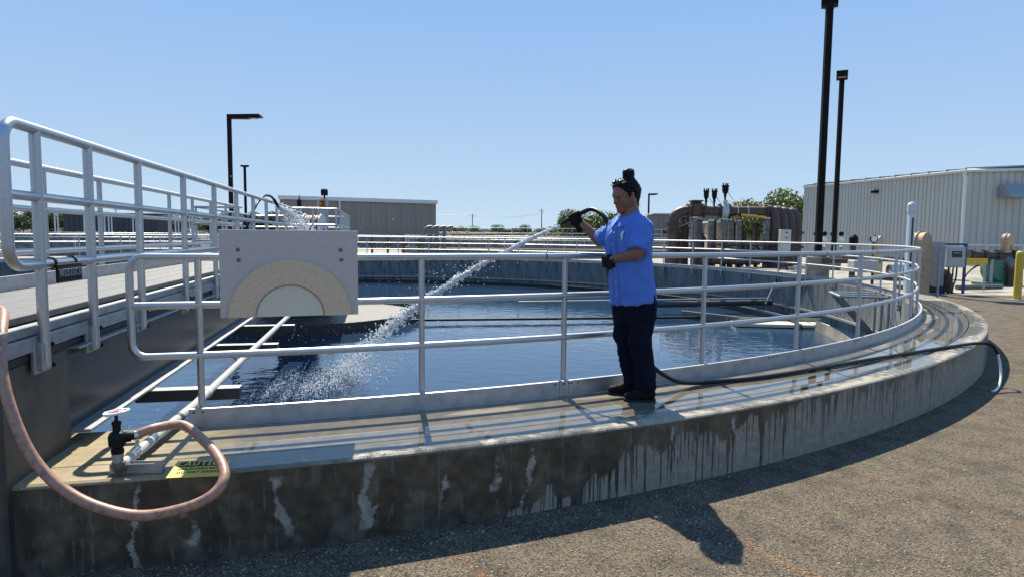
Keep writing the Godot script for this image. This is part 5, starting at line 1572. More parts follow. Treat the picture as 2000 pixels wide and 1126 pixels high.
func build_right_yard() -> void:
	# level gauge post by the wall
	var lp := thing("level_post", "tall white square post with dark slot beside the guardrail", "post", Vector3(9.32, 0, -15.4))
	p_box(lp, "shaft", M.trim, at(Vector3(0, 1.19, 0)), Vector3(0.13, 2.38, 0.13), 0.01)
	p_box(lp, "slot", M.screen, at(Vector3(0.005, 1.65, 0.0665)), Vector3(0.045, 1.15, 0.006), 0.001)
	p_lathe(lp, "cap", M.trim, at(Vector3(0, 2.36, 0)), [Vector2(0, 0), Vector2(0.09, 0.0), Vector2(0.09, 0.17), Vector2(0.06, 0.22), Vector2(0, 0.235)], 14)
	# tan belt guards
	var bg := thing("belt_guard", "large tan fibreglass belt guard standing right of the tall white post", "guard", Vector3(10.55, 0, -17.0), "belt guards")
	rounded_guard(bg, "shell", M.fibreglass, 0.62, 1.90, 0.34, 0.6)
	p_box(bg, "hatch", M.dark_steel, at(Vector3(-0.02, 1.90, 0)), Vector3(0.16, 0.03, 0.12), 0.004)
	p_tube(bg, "side_post", M.galvanised, [Vector3(0.34, 0, 0.3), Vector3(0.34, 1.45, 0.3)], 0.03, 8)
	p_box(bg, "grey_panel", M.galvanised, at(Vector3(0.50, 1.10, -0.1), -0.6), Vector3(0.40, 1.15, 0.03), 0.004)
	# motor and dome under the guard
	var mo := thing("pump_motor", "brown pump with grey plastic dome beside the control panel", "pump", Vector3(13.2, 0, -21.6))
	p_lathe(mo, "casing", M.brown_iron, Transform3D(Basis(Vector3.RIGHT, PI / 2), Vector3(0.25, 0.55, 0)), [Vector2(0, -0.3), Vector2(0.40, -0.28), Vector2(0.50, -0.12), Vector2(0.50, 0.12), Vector2(0.40, 0.28), Vector2(0, 0.3)], 18)
	p_box(mo, "base", M.dark_steel, at(Vector3(0.3, 0.10, 0)), Vector3(1.3, 0.2, 0.6), 0.02)
	p_lathe(mo, "dome", M.cabinet, at(Vector3(-0.05, 0.98, 0.35)), [Vector2(0.24, -0.25), Vector2(0.25, 0.1), Vector2(0.2, 0.28), Vector2(0.1, 0.38), Vector2(0, 0.40)], 16)
	bend(mo, Vector3(0.7, 0.5, 0.1), Vector3(1.15, 0.9, 0.1), Vector3(1.15, 0.0, 0.1), 0.16, M.brown_iron, "discharge_bend")
	# control panel on a blue frame
	var cp := thing("control_kiosk", "grey control panel with display on a blue steel frame", "control panel", Vector3(14.15, 0, -21.0))
	p_box(cp, "case", M.cabinet, at(Vector3(0, 1.17, 0)), Vector3(0.60, 0.66, 0.24), 0.02)
	p_box(cp, "door", M.pvc, at(Vector3(0, 1.17, 0.13)), Vector3(0.52, 0.58, 0.02), 0.006)
	p_box(cp, "display", M.screen, at(Vector3(0.0, 1.26, 0.145)), Vector3(0.32, 0.20, 0.012), 0.002)
	for e in [-0.08, 0.0, 0.08]:
		p_lathe(cp, "button", M.trim, Transform3D(Basis(Vector3.RIGHT, PI / 2), Vector3(e, 1.30, 0.15)), [Vector2(0.018, 0), Vector2(0.018, 0.012), Vector2(0, 0.012)], 8)
	for s in [-0.36, 0.36]: p_box(cp, "leg", M.blue_paint, at(Vector3(s, 0.78, 0)), Vector3(0.07, 1.56, 0.07), 0.006)
	p_box(cp, "top_bar", M.blue_paint, at(Vector3(0, 1.575, 0)), Vector3(0.80, 0.06, 0.08), 0.006)
	for e in [-0.15, 0.0, 0.12]: p_tube(cp, "conduit", M.rubber, smooth([Vector3(e, 0.84, 0), Vector3(e - 0.05, 0.5, 0.05), Vector3(e - 0.16, 0.2, 0.1), Vector3(e - 0.18, 0.0, 0.1)], 4), 0.025, 6)
	var yb := thing("yellow_rail", "short yellow barrier rail right of the control panel", "barrier", Vector3(15.9, 0, -22.5))
	p_box(yb, "board", M.yellow, at(Vector3(0, 0.98, 0)), Vector3(0.85, 0.22, 0.05), 0.006)
	p_tube(yb, "post", M.galvanised, [Vector3(0.35, 0, 0), Vector3(0.35, 0.95, 0)], 0.035, 8)
	p_tube(yb, "post", M.galvanised, [Vector3(-0.35, 0, 0), Vector3(-0.35, 0.95, 0)], 0.035, 8)
	# green pump with its own guard
	var gp := thing("green_pump", "round green pump with brown pipework near the right edge", "pump", Vector3(18.7, 0, -25.2))
	p_lathe(gp, "volute", M.green_paint, Transform3D(Basis(Vector3.RIGHT, PI / 2), Vector3(0, 0.62, 0)), [Vector2(0, -0.32), Vector2(0.46, -0.30), Vector2(0.60, -0.12), Vector2(0.60, 0.12), Vector2(0.46, 0.30), Vector2(0, 0.32)], 22)
	p_box(gp, "base", M.green_paint, at(Vector3(0, 0.07, 0)), Vector3(1.5, 0.14, 0.7), 0.02)
	p_tube(gp, "riser", M.brown_iron, [Vector3(0.22, 0, 0.45), Vector3(0.22, 0.62, 0.45)], 0.17, 12)
	flange_at(gp, Vector3(0.22, 0.62, 0.45), Vector3.UP, 0.24, M.brown_iron)
	bend(gp, Vector3(0.22, 0.62, 0.45), Vector3(0.22, 1.05, 0.45), Vector3(0.0, 1.0, 0.0), 0.16, M.cast_grey)
	p_tube(gp, "manifold", M.brown_iron, [Vector3(-1.3, 1.16, 0.2), Vector3(0.55, 1.10, 0.2)], 0.15, 12)
	for e in [-1.2, -0.7, -0.2, 0.4]: flange_at(gp, Vector3(e, 1.14, 0.2), Vector3.RIGHT, 0.21, M.brown_iron)
	p_tube(gp, "stand", M.galvanised, [Vector3(-0.45, 0, 0.3), Vector3(-0.45, 1.0, 0.3)], 0.06, 8)
	p_tube(gp, "cable", M.rubber, smooth([Vector3(-0.6, 1.0, 0.3), Vector3(-1.3, 0.6, 0.4), Vector3(-1.6, 0.3, 0.5), Vector3(-1.62, 0, 0.5)], 5), 0.03, 6)
	var bg2 := thing("belt_guard", "small tan belt guard lettered F on top of the green pump", "guard", Vector3(18.85, 1.24, -25.0), "belt guards")
	rounded_guard(bg2, "shell", M.fibreglass, 0.46, 0.72, 0.24, 0.5)
	var tm := TextMesh.new()
	var fnt := SystemFont.new()
	fnt.font_names = PackedStringArray(["Droid Sans"]); fnt.font_weight = 700
	tm.font = fnt; tm.text = "F"; tm.font_size = 40; tm.depth = 0.01; tm.pixel_size = 0.006
	var lo := MeshInstance3D.new()
	lo.name = "lettering"; lo.mesh = tm; lo.material_override = M.brown_iron
	bg2.add_child(lo, true)
	lo.transform = Transform3D(Basis(Vector3.UP, 0.5), Basis(Vector3.UP, 0.5) * Vector3(0.03, 0.18, 0.125))
	var bg3 := thing("belt_guard", "distant tan belt guard left of the tall white post", "guard", Vector3(15.6, 0.9, -28.0), "belt guards")
	rounded_guard(bg3, "shell", M.fibreglass, 0.42, 0.95, 0.26, 0.6)
	p_box(bg3, "stand", M.yellow, at(Vector3(0, -0.45, 0)), Vector3(0.3, 0.9, 0.25), 0.01)
	var yp := thing("bollard", "yellow painted steel bollard at the right edge of the yard", "bollard", Vector3(14.72, 0, -19.0))
	p_lathe(yp, "tube", M.yellow, at(Vector3.ZERO), [Vector2(0.10, 0), Vector2(0.10, 1.32), Vector2(0.085, 1.38), Vector2(0.05, 1.41), Vector2(0, 1.42)], 18)
	p_lathe(yp, "footing", M.pale_concrete, at(Vector3.ZERO), [Vector2(0.26, 0.0), Vector2(0.26, 0.02), Vector2(0, 0.022)], 18)
	# smaller pipework between the lamp posts and the white post
	var st := thing("brown_hydrant", "brown standpipe with valve wheel left of the white post", "pipe", Vector3(13.3, 0, -25.6))
	p_tube(st, "pipe", M.brown_iron, [Vector3.ZERO, Vector3(0, 1.5, 0)], 0.11, 10)
	p_lathe(st, "head", M.lamp_black, at(Vector3(0, 1.45, 0)), [Vector2(0.16, 0), Vector2(0.16, 0.32), Vector2(0.10, 0.40), Vector2(0, 0.46)], 12)
	p_tube(st, "branch", M.brown_iron, [Vector3(-1.2, 0.85, 0.1), Vector3(1.0, 0.85, 0.1)], 0.10, 10)
	var ga := thing("pressure_gauge", "round pressure gauge on a thin stem by the brown standpipe", "gauge", Vector3(14.3, 0, -26.0))
	p_tube(ga, "stem", M.dark_steel, [Vector3.ZERO, Vector3(0, 1.62, 0)], 0.03, 8)
	p_lathe(ga, "case", M.black, Transform3D(Basis(Vector3.RIGHT, PI / 2), Vector3(0, 1.72, 0)), [Vector2(0, -0.04), Vector2(0.15, -0.04), Vector2(0.15, 0.05), Vector2(0.125, 0.05), Vector2(0.125, 0.04)], 18)
	p_lathe(ga, "dial", M.white_paint, Transform3D(Basis(Vector3.RIGHT, PI / 2), Vector3(0, 1.72, 0.042)), [Vector2(0.125, 0), Vector2(0, 0.001)], 18)
	var bx := thing("pump_skid", "low grey equipment box with pipe between lamp post and white post", "equipment", Vector3(12.6, 0, -23.5))
	p_box(bx, "case", M.pvc, at(Vector3(0, 0.75, 0)), Vector3(0.9, 0.42, 0.5), 0.03)
	p_tube(bx, "pipe", M.dark_steel, [Vector3(-0.6, 0.35, 0.3), Vector3(1.7, 0.30, 0.3)], 0.06, 8)
	for e in [-0.35, 0.35]: p_tube(bx, "leg", M.dark_steel, [Vector3(e, 0, 0), Vector3(e, 0.55, 0)], 0.05, 8)
	p_lathe(bx, "silver_drum", M.chrome, Transform3D(Basis(Vector3.FORWARD, PI / 2), Vector3(1.1, 0.6, 0.2)), [Vector2(0, -0.3), Vector2(0.22, -0.28), Vector2(0.22, 0.28), Vector2(0, 0.3)], 16)
	# low rail at the far right
	var rr := thing("yard_rail", "pale pipe railing behind the green pump at the right edge", "railing", Vector3(21, 0, -29))
	for e in [1.5, 1.05, 0.6]: p_tube(rr, "rail", M.aluminium, [Vector3(-3.2, e, 0), Vector3(4.0, e, 0)], 0.03, 8)
	for e in [-3.2, -1.6, 0.0, 1.6, 3.2]: p_tube(rr, "post", M.aluminium, [Vector3(e, 0, 0), Vector3(e, 1.5, 0)], 0.03, 8)
	p_box(rr, "junction_box", M.pvc, at(Vector3(-2.6, 1.3, 0.1)), Vector3(0.3, 0.5, 0.2), 0.02)
	# dark things whose shadows lie on the yard are small: two hose couplings
	tag(obj_tube("drain_pipe", M.cast_grey, [Vector3(15.4, 0.09, -22.6), Vector3(17.4, 0.09, -23.2)], 0.08), "grey pipe lying on the ground between panel and green pump", "pipe")

# ---------------------------------------------------------------- buildings
func siding(parent: Node, p0: Vector3, p1: Vector3, h0: float, h1: float, width: float, mats: Array, called := "siding_panel") -> void:
	# ribbed sheets side by side from p0 to p1, eaves from h0 to h1
	var len_ := p0.distance_to(p1)
	var n := int(round(len_ / width))
	var d := (p1 - p0) / n
	var w := d.length()
	var nn := (p1 - p0).cross(Vector3.UP).normalized()
	if nn.dot(-p0) < 0.0: nn = -nn
	for i in n:
		var a := p0 + d * i
		var hh := lerpf(h0, h1, (i + 0.5) / n)
		var b := MB.new()
		var x := d.normalized()
		var prof := [Vector2(0.0, 0.0), Vector2(w * 0.72, 0.0), Vector2(w * 0.78, 0.05), Vector2(w * 0.94, 0.05), Vector2(w, 0.0)]
		for k in prof.size() - 1:
			var q0: Vector2 = prof[k]
			var q1: Vector2 = prof[k + 1]
			var e0 := a + x * q0.x + nn * q0.y
			var e1 := a + x * q1.x + nn * q1.y
			var fn := (x * -(q1.y - q0.y) + nn * (q1.x - q0.x)).normalized()
			var v0 := b.vert(e0, fn); var v1 := b.vert(e1, fn)
			var v2 := b.vert(e1 + Vector3.UP * hh, fn); var v3 := b.vert(e0 + Vector3.UP * hh, fn)
			b.quad(v0, v1, v2, v3)
		obj(called, b, mats[i % 3 % mats.size()], parent)

func slab(parent: Node, called: String, m: Material, pts: Array, y0: float, y1: float) -> void:   # upright prism over a floor plan
	var b := MB.new()
	var poly := []
	for p in pts: poly.append(Vector2(p.x, -p.z))
	extrude(b, Transform3D(Basis(Vector3.RIGHT, -PI / 2), Vector3(0, y0, 0)), poly, y1 - y0)
	obj(called, b, m, parent)

func build_buildings() -> void:
	# pale ribbed hall at the right
	var t := thing("metal_hall", "large pale grey ribbed metal hall at the right", "building", Vector3(30, 0, -50))
	var o := -t.position
	var A := Vector3(26.0, 0, -59.0) + o
	var B := Vector3(30.2, 0, -44.0) + o
	var C2 := Vector3(50.0, 0, -39.0) + o
	var D2 := Vector3(46.0, 0, -54.0) + o
	siding(t, A, B, 6.2, 6.2, 0.33, [M.pale_siding, M.pale_siding_b])
	siding(t, B, C2, 6.3, 6.3, 0.40, [M.pale_siding, M.pale_siding_b])
	slab(t, "inner_walls", M.grey_wall, [A + Vector3(0.4, 0, 0.1), B + Vector3(0.25, 0, -0.5), C2 + Vector3(0, 0, -0.5), D2], 0.0, 6.1)
	var b := MB.new()
	tube(b, [A + Vector3(-0.05, 6.28, 0.05), B + Vector3(-0.1, 6.28, 0.1), C2 + Vector3(0, 6.42, 0.1)], 0.12, 4)
	obj("gutter", b, M.trim, t)
	# roof sheets with standing ribs
	for i in 11:
		var p := (A + Vector3(-0.15, 0, 0)).lerp(B + Vector3(-0.15, 0, 0), (i + 0.5) / 11.0)
		var dd := (B - A) / 11.0
		b = MB.new()
		var sl := Vector3(12, 0.45, 3.0)
		var u := dd * 0.495
		b.flat([p - u + Vector3.UP * 6.42, p + u + Vector3.UP * 6.42, p + u + sl + Vector3.UP * 6.42, p - u + sl + Vector3.UP * 6.42])
		box(b, Transform3D(Basis((sl).normalized(), Vector3.UP, sl.normalized().cross(Vector3.UP)), p + u * 0.95 + sl * 0.5 + Vector3.UP * 6.44), Vector3(12.4, 0.09, 0.10), 0.0)
		obj("roof_sheet", b, M.roof_sheet, t)
	p_box(t, "base_skirt", M.grey_wall, Transform3D(Basis((B - A).normalized(), Vector3.UP, (B - A).normalized().cross(Vector3.UP)), (A + B) / 2 + Vector3(-0.12, 0.16, 0.03)), Vector3(15.4, 0.32, 0.06), 0.0)
	p_box(t, "base_skirt", M.grey_wall, Transform3D(Basis((C2 - B).normalized(), Vector3.UP, (C2 - B).normalized().cross(Vector3.UP)), (C2 + B) / 2 + Vector3(-0.03, 0.16, 0.12)), Vector3(20.2, 0.32, 0.06), 0.0)
	p_tube(t, "downpipe", M.trim, [B + Vector3(-0.35, 6.1, 0.2), B + Vector3(-0.30, 5.8, 0.30), B + Vector3(-0.30, 0, 0.30)], 0.10, 8)
	var h := B.lerp(C2, 0.115) + Vector3(-0.1, 4.85, 0.5)
	b = MB.new()
	extrude(b, Transform3D(Basis(Vector3(0, 0, 1), Vector3.UP, Vector3(-1, 0, 0)), h + Vector3(0.75, 0, 0)), [Vector2(-0.5, -0.4), Vector2(0.75, -0.4), Vector2(0.70, -0.25), Vector2(0.0, 0.45), Vector2(-0.5, 0.45)], 1.25)
	obj("vent_hood", b, M.galvanised, t)
	p_box(t, "wall_light", M.lamp_black, at(A.lerp(B, 0.52) + Vector3(-0.2, 5.35, 0.1), 0.3), Vector3(0.5, 0.22, 0.35), 0.03)
	p_box(t, "doorway", M.black, at(B.lerp(C2, 0.47) + Vector3(0, 1.75, 0.12), 0.245), Vector3(5.0, 3.5, 0.06), 0.0)
	# tan ribbed building behind the tank
	t = thing("tan_building", "low tan ribbed metal building with white eaves behind the tank", "building", Vector3(-18, 0, -80))
	o = -t.position
	A = Vector3(-26.9, 0, -76.0) + o
	B = Vector3(-9.8, 0, -84.0) + o
	siding(t, A, B, 5.55, 5.65, 0.62, [M.tan_siding, M.tan_siding_b])
	slab(t, "inner_walls", M.tan_siding, [A + Vector3(0.1, 0, -0.2), B + Vector3(-0.1, 0, -0.2), B + Vector3(-4, 0, -12), A + Vector3(-4, 0, -12)], 0, 5.5)
	b = MB.new()
	box(b, Transform3D(Basis((B - A).normalized(), Vector3.UP, (B - A).normalized().cross(Vector3.UP)), (A + B) / 2 + Vector3(0.05, 5.80, 0.12)), Vector3(19.2, 0.46, 0.3), 0.02)
	obj("eaves", b, M.trim, t)
	slab(t, "roof", M.roof_sheet, [A + Vector3(0.0, 0, 0.0), B + Vector3(0.0, 0, 0.0), B + Vector3(-4, 0, -12), A + Vector3(-4, 0, -12)], 5.98, 6.04)
	p_tube(t, "downpipe", M.trim, [A.lerp(B, 0.36) + Vector3(0.05, 5.6, 0.15), A.lerp(B, 0.36) + Vector3(0.05, 0, 0.15)], 0.12, 8)
	# dark building far left, beige ones far right
	for e in [["grey_shed", "long dark grey shed far behind the left railings", Vector3(-58.2, 0, -97), Vector3(13.4, 4.1, 4.0), M.grey_wall, 0.0], ["beige_shed", "small beige panelled shed seen under the brown pipe", Vector3(24.8, 0, -70), Vector3(7.5, 3.2, 4.0), M.beige_wall, 0.0], ["brown_shed", "low brown grey building behind the worker's shoulder", Vector3(28.5, 0, -110), Vector3(11, 5.3, 6), M.tan_siding, 0.0], ["field_shed", "tiny pale shed among the trees left of the tan building", Vector3(-33, 0, -100), Vector3(5.0, 2.8, 4), M.tan_siding, 0.0]]:
		var s := thing(e[0], e[1], "shed", e[2])
		var sz: Vector3 = e[3]
		slab(s, "inner_walls", e[4], [Vector3(-sz.x / 2, 0, sz.z / 2 - 0.1), Vector3(sz.x / 2, 0, sz.z / 2 - 0.1), Vector3(sz.x / 2, 0, -sz.z / 2), Vector3(-sz.x / 2, 0, -sz.z / 2)], 0, sz.y - 0.1)
		var n := int(sz.x / 0.75)
		for i in n: p_box(s, "siding_panel", e[4], at(Vector3(-sz.x / 2 + (i + 0.5) * sz.x / n, sz.y / 2, sz.z / 2)), Vector3(sz.x / n - 0.06, sz.y, 0.08), 0.0)
		p_box(s, "roof", M.trim if e[0] != "grey_shed" else M.grey_wall, at(Vector3(0, sz.y + 0.1, 0)), Vector3(sz.x + 0.4, 0.2, sz.z + 0.5), 0.02)
		if e[0] == "brown_shed":
			for i in 3:
				p_box(s, "window", M.screen, at(Vector3(-3.4 + i * 2.4, 2.4, sz.z / 2 + 0.05)), Vector3(1.4, 0.8, 0.06), 0.0)
			p_box(s, "door", M.trim, at(Vector3(-1.0, 1.0, sz.z / 2 + 0.05)), Vector3(4.5, 1.4, 0.06), 0.0)

# ---------------------------------------------------------------- lamps
func lamp(label: String, where: Vector3, h: float, w: float, arm: Vector3, head: Vector3, heads := 1) -> Node3D:
	var t := thing("lamp_post", label, "lamp post", where, "yard lamps")
	var m: Material = M.lamp_black
	p_box(t, "pole", m, at(Vector3(0, h / 2, 0)), Vector3(w, h, w), w * 0.15)
	p_box(t, "base_plate", m, at(Vector3(0, 0.03, 0)), Vector3(w * 2.0, 0.06, w * 2.0), 0.01)
	for i in heads:
		var a := arm * (1.0 if i == 0 else -1.0)
		var d := a.normalized() if a.length() > 0 else Vector3.RIGHT
		var x := Basis(d, Vector3.UP, d.cross(Vector3.UP))
		var b := MB.new()
		extrude(b, Transform3D(x, Vector3(0, h - 0.02, 0) + x * Vector3(0, 0, -head.z / 2)), [Vector2(-0.05, -head.y), Vector2(head.x * 0.55, -head.y), Vector2(head.x, -head.y * 0.55), Vector2(head.x * 0.93, 0.06), Vector2(-0.05, 0.02)], head.z)
		var l := obj("lamp_head", b, m, t)
		p_box(l, "lens", M.cabinet, Transform3D(x, Vector3(0, h - 0.02, 0) + x * Vector3(head.x * 0.66, -head.y * 0.88, 0)), Vector3(head.x * 0.3, 0.02, head.z * 0.7), 0.0)
	return t

func build_lamps() -> void:
	var pd := thing("lamp_pedestal", "round pale concrete pedestal under the nearest tall lamp post", "pedestal", Vector3(12.12, 0, -26.0))
	p_lathe(pd, "drum", M.concrete, at(Vector3.ZERO), [Vector2(0.44, 0), Vector2(0.44, 0.98), Vector2(0.42, 1.0), Vector2(0, 1.0)], 28)
	var pd2 := thing("lamp_pedestal", "smaller concrete pedestal under the second tall lamp post", "pedestal", Vector3(17.63, 0, -36.0))
	p_lathe(pd2, "drum", M.concrete, at(Vector3.ZERO), [Vector2(0.40, 0), Vector2(0.40, 0.9), Vector2(0, 0.92)], 24)
	lamp("nearest and tallest black lamp post, cut by the picture's top edge", Vector3(12.12, 1.0, -26.0), 9.95, 0.24, Vector3(0.42, 0, -0.9), Vector3(0.8, 0.24, 0.60), 1)
	lamp("second tall black lamp post in front of the pale hall", Vector3(17.63, 0.92, -36.0), 9.6, 0.22, Vector3(-0.44, 0, 0.9), Vector3(0.8, 0.30, 0.55), 1)
	lamp("black lamp post with one arm behind the footbridge", Vector3(-17.95, 0, -42.0), 9.1, 0.24, Vector3.RIGHT, Vector3(2.1, 0.22, 0.5), 1)
	lamp("distant double headed lamp post left of the tan building", Vector3(-36.5, 0, -90.0), 10.8, 0.30, Vector3.RIGHT, Vector3(0.55, 0.22, 0.4), 2)
	lamp("far small lamp post seen right of the worker", Vector3(28.86, 0, -140.0), 10.8, 0.34, Vector3(1, 0, 0), Vector3(1.9, 0.34, 0.6), 1)

# ---------------------------------------------------------------- far tanks and rails
func far_tank(label: String, rail_label: String, c: Vector3, r: float, y: float, a0: float, a1: float, step: float) -> void:
	var t := thing("far_tank", label, "tank", c, "far tanks")
	var b := MB.new()
	ring(b, [Vector2(r + 0.5, 0.0), Vector2(r + 0.5, y), Vector2(r, y), Vector2(r, -1.0)], a0, a1, 60, Vector3.ZERO)
	obj("wall", b, M.tank_concrete, t)
	b = MB.new()
	ring(b, [Vector2(r, 0.02), Vector2(0.01, 0.02)], 0, 360, 48, Vector3.ZERO)
	obj("water", b, M.water, t)
	var g := thing("far_guardrail", rail_label, "railing", c, "far guardrails")
	for e in [1.09, 0.78, 0.45]: p_tube(g, "rail", M.aluminium, arc(a0, a1, r + 0.1, y + e, Vector3.ZERO, 3.0), 0.032, 6)
	var a := a0
	while a <= a1:
		p_tube(g, "post", M.aluminium, [polar(a, r + 0.1, y, Vector3.ZERO), polar(a, r + 0.1, y + 1.09, Vector3.ZERO)], 0.03, 6)
		a += step

func build_background() -> void:
	far_tank("second round tank with dark wall straight beyond the first", "railing round the tank beyond the far wall", Vector3(3.5, 0, -66.0), 14.0, 0.55, -95, 95, 6.5)
	far_tank("third round tank seen through the bridge railings", "railing round the tank seen through the bridge railings", Vector3(-40.0, 0, -57.0), 15.0, 0.5, -90, 100, 6.5)
	# raised walkway railing
	var t := thing("walkway_railing", "straight raised railing in front of the far trees", "railing", Vector3(7, 0, -88))
	p_box(t, "walkway_wall", M.pale_concrete, at(Vector3(0, 0.5, -0.4)), Vector3(34, 1.0, 0.8), 0.02)
	for e in [2.65, 2.0, 1.45]: p_tube(t, "rail", M.aluminium, [Vector3(-17, e, 0), Vector3(17, e, 0)], 0.045, 6)
	for i in 18: p_tube(t, "post", M.aluminium, [Vector3(-17 + i * 2.0, 1.0, 0), Vector3(-17 + i * 2.0, 2.65, 0)], 0.045, 6)
	# row of white gate frames at the left
	var words := ["leftmost", "second from the left", "third from the left", "fourth from the left", "fifth from the left", "sixth from the left", "rightmost"]
	var ch := thing("channel_wall", "low pale concrete channel wall carrying white sluice gates", "wall", Vector3(-38, 0, -60.6))
	p_box(ch, "wall", M.pale_concrete, at(Vector3(0, 0.65, 0)), Vector3(18, 1.3, 0.8), 0.03)
	var xs := [-42.0, -39.3, -37.7, -37.05, -34.8, -30.9, -29.6]
	for i in 7:
		var g := thing("sluice_gate", "tall white sluice gate with blue foot on the channel, %s" % words[i], "sluice gate", Vector3(xs[i], 1.3, -60.5), "white sluice gates")
		for s in [-0.14, 0.14]: p_tube(g, "upright", M.white_paint, [Vector3(s, 0.18, 0), Vector3(s, 1.9, 0)], 0.055, 6)
		p_box(g, "head", M.white_paint, at(Vector3(0, 1.92, 0)), Vector3(0.42, 0.12, 0.14), 0.01)
		p_lathe(g, "foot", M.blue_paint, at(Vector3.ZERO), [Vector2(0.36, 0), Vector2(0.36, 0.1), Vector2(0.16, 0.22), Vector2(0, 0.22)], 12)
	# pale pipe cluster right of the tan building
	var pc := thing("pipe_cluster", "grey vertical pipes with curved heads right of the tan building", "pipework", Vector3(-6.8, 0, -52.0))
	for i in 4:
		bend(pc, Vector3(-0.3 + i * 0.55, 1.5, 0), Vector3(-0.3 + i * 0.55, 2.35, 0), Vector3(0.4 + i * 0.55, 2.3, -0.3), 0.14, M.cast_grey, "curved_head")
		p_tube(pc, "pipe", M.column_grey, [Vector3(-0.3 + i * 0.55, 0, 0), Vector3(-0.3 + i * 0.55, 1.5, 0)], 0.17, 10)
	p_box(pc, "box", M.meter_blue, at(Vector3(-6.2, 1.0, 2)), Vector3(2.4, 0.9, 0.8), 0.03)
	var vl := thing("brown_valve_row", "row of small dark valves in front of the tan building", "pipework", Vector3(-10.0, 0, -50.0))
	p_tube(vl, "header", M.trim, [Vector3(-3.5, 1.55, 0), Vector3(3.5, 1.5, 0)], 0.08, 8)
	for i in 6:
		p_tube(vl, "stem", M.brown_iron, [Vector3(-3.1 + i * 1.2, 0, 0), Vector3(-3.1 + i * 1.2, 1.4, 0)], 0.09, 8)
		p_lathe(vl, "valve", M.brown_iron, at(Vector3(-3.1 + i * 1.2, 0.7, 0)), [Vector2(0, 0), Vector2(0.28, 0.1), Vector2(0.28, 0.35), Vector2(0, 0.45)], 10)
	# perimeter fence
	var fe := thing("chain_fence", "long low grey chain link fence in front of the far trees", "fence", Vector3(0, 0, -130))
	for e in [0.1, 1.0, 1.9]: p_tube(fe, "wire", M.cast_grey, [Vector3(-110, e, 0), Vector3(70, e, 0)], 0.04, 4)
	for i in 61: p_tube(fe, "post", M.cast_grey, [Vector3(-110 + i * 3.0, 0, 0), Vector3(-110 + i * 3.0, 1.95, 0)], 0.05, 5)
	# power poles
	var pw := ["far power pole beside the round trees", "far thin power pole right of the tan building", "far power pole at the left edge"]
	var pp := [Vector3(14.5, 0, -330), Vector3(-22.0, 0, -360), Vector3(-205.0, 0, -340)]
	for i in 3:
		var p := thing("power_pole", pw[i], "power pole", pp[i], "power poles")
		var hh: float = [15.0, 13.0, 14.0][i]
		p_tube(p, "pole", M.bark, [Vector3.ZERO, Vector3(0, hh, 0)], [0.28, 0.18], 8)
		p_box(p, "crossarm", M.bark, at(Vector3(0, hh - 1.2, 0)), Vector3(2.6, 0.2, 0.2), 0.0)
	for e in [[pp[2], pp[1]], [pp[1], pp[0]]]:
		for s in [-1.1, 1.1]:
			var a: Vector3 = e[0] + Vector3(s, 12.8, 0)
			var b: Vector3 = e[1] + Vector3(s, 12.8, 0)
			var c := []
			for i in 13: c.append(a.lerp(b, i / 12.0) - Vector3(0, sin(PI * i / 12.0) * 2.0, 0))
			tag(obj_tube("power_line", M.cast_grey, c, 0.045, 4), "thin power line %s the middle power pole" % ("left of" if e[1] == pp[1] else "right of"), "power line", "power lines")

# ---------------------------------------------------------------- trees
func crown_mesh(seed_: int, w: float, h: float, leaves: int) -> ArrayMesh:
	var r := RandomNumberGenerator.new()
	r.seed = seed_
	var b := MB.new()
	var lobes := []
	for i in 11:
		var a := r.randf() * TAU
		var d := r.randf_range(0.1, 0.75)
		lobes.append([Vector3(cos(a) * d * w * 0.6, h * r.randf_range(0.25, 0.82), sin(a) * d * w * 0.6), r.randf_range(0.22, 0.40) * w])
	for i in leaves:
		var lo: Array = lobes[r.randi() % lobes.size()]
		var dir := Vector3(r.randfn(), r.randfn(), r.randfn()).normalized()
		var p: Vector3 = lo[0] + dir * lo[1] * pow(r.randf(), 0.35) * Vector3(1, 0.8, 1)
		var s := r.randf_range(0.09, 0.20)
		var x := Vector3(r.randfn(), r.randfn(), r.randfn()).normalized()
		var y := x.cross(Vector3(r.randfn(), r.randfn(), r.randfn()).normalized()).normalized()
		var n := (x.cross(y) + dir * 0.8).normalized()
		var k := [b.vert(p - x * s, n), b.vert(p + y * s * 0.55, n), b.vert(p + x * s, n), b.vert(p - y * s * 0.55, n)]
		b.quad(k[0], k[1], k[2], k[3])
	return b.mesh()

func tree(label: String, where: Vector3, mesh: Mesh, m: Material, h: float, group: String, turn: float, grow: Vector3) -> void:
	var t := thing("tree", label, "tree", where, group)
	var o := MeshInstance3D.new()
	o.name = "crown"; o.mesh = mesh; o.material_override = m
	t.add_child(o, true)
	o.position = Vector3(0, h * 0.12, 0); o.rotation.y = turn; o.scale = grow
	var b := MB.new()
	tube(b, [Vector3.ZERO, Vector3(0.05, h * 0.3, 0), Vector3(-0.05, h * 0.6, 0.05)], [0.16, 0.12, 0.05], 7)
	for i in 4:
		var a := TAU * i / 4.0 + turn
		tube(b, [Vector3(0.03, h * (0.25 + 0.06 * i), 0), Vector3(cos(a) * h * 0.2, h * (0.5 + 0.05 * i), sin(a) * h * 0.2)], [0.07, 0.025], 5)
	obj("trunk", b, M.bark, t)

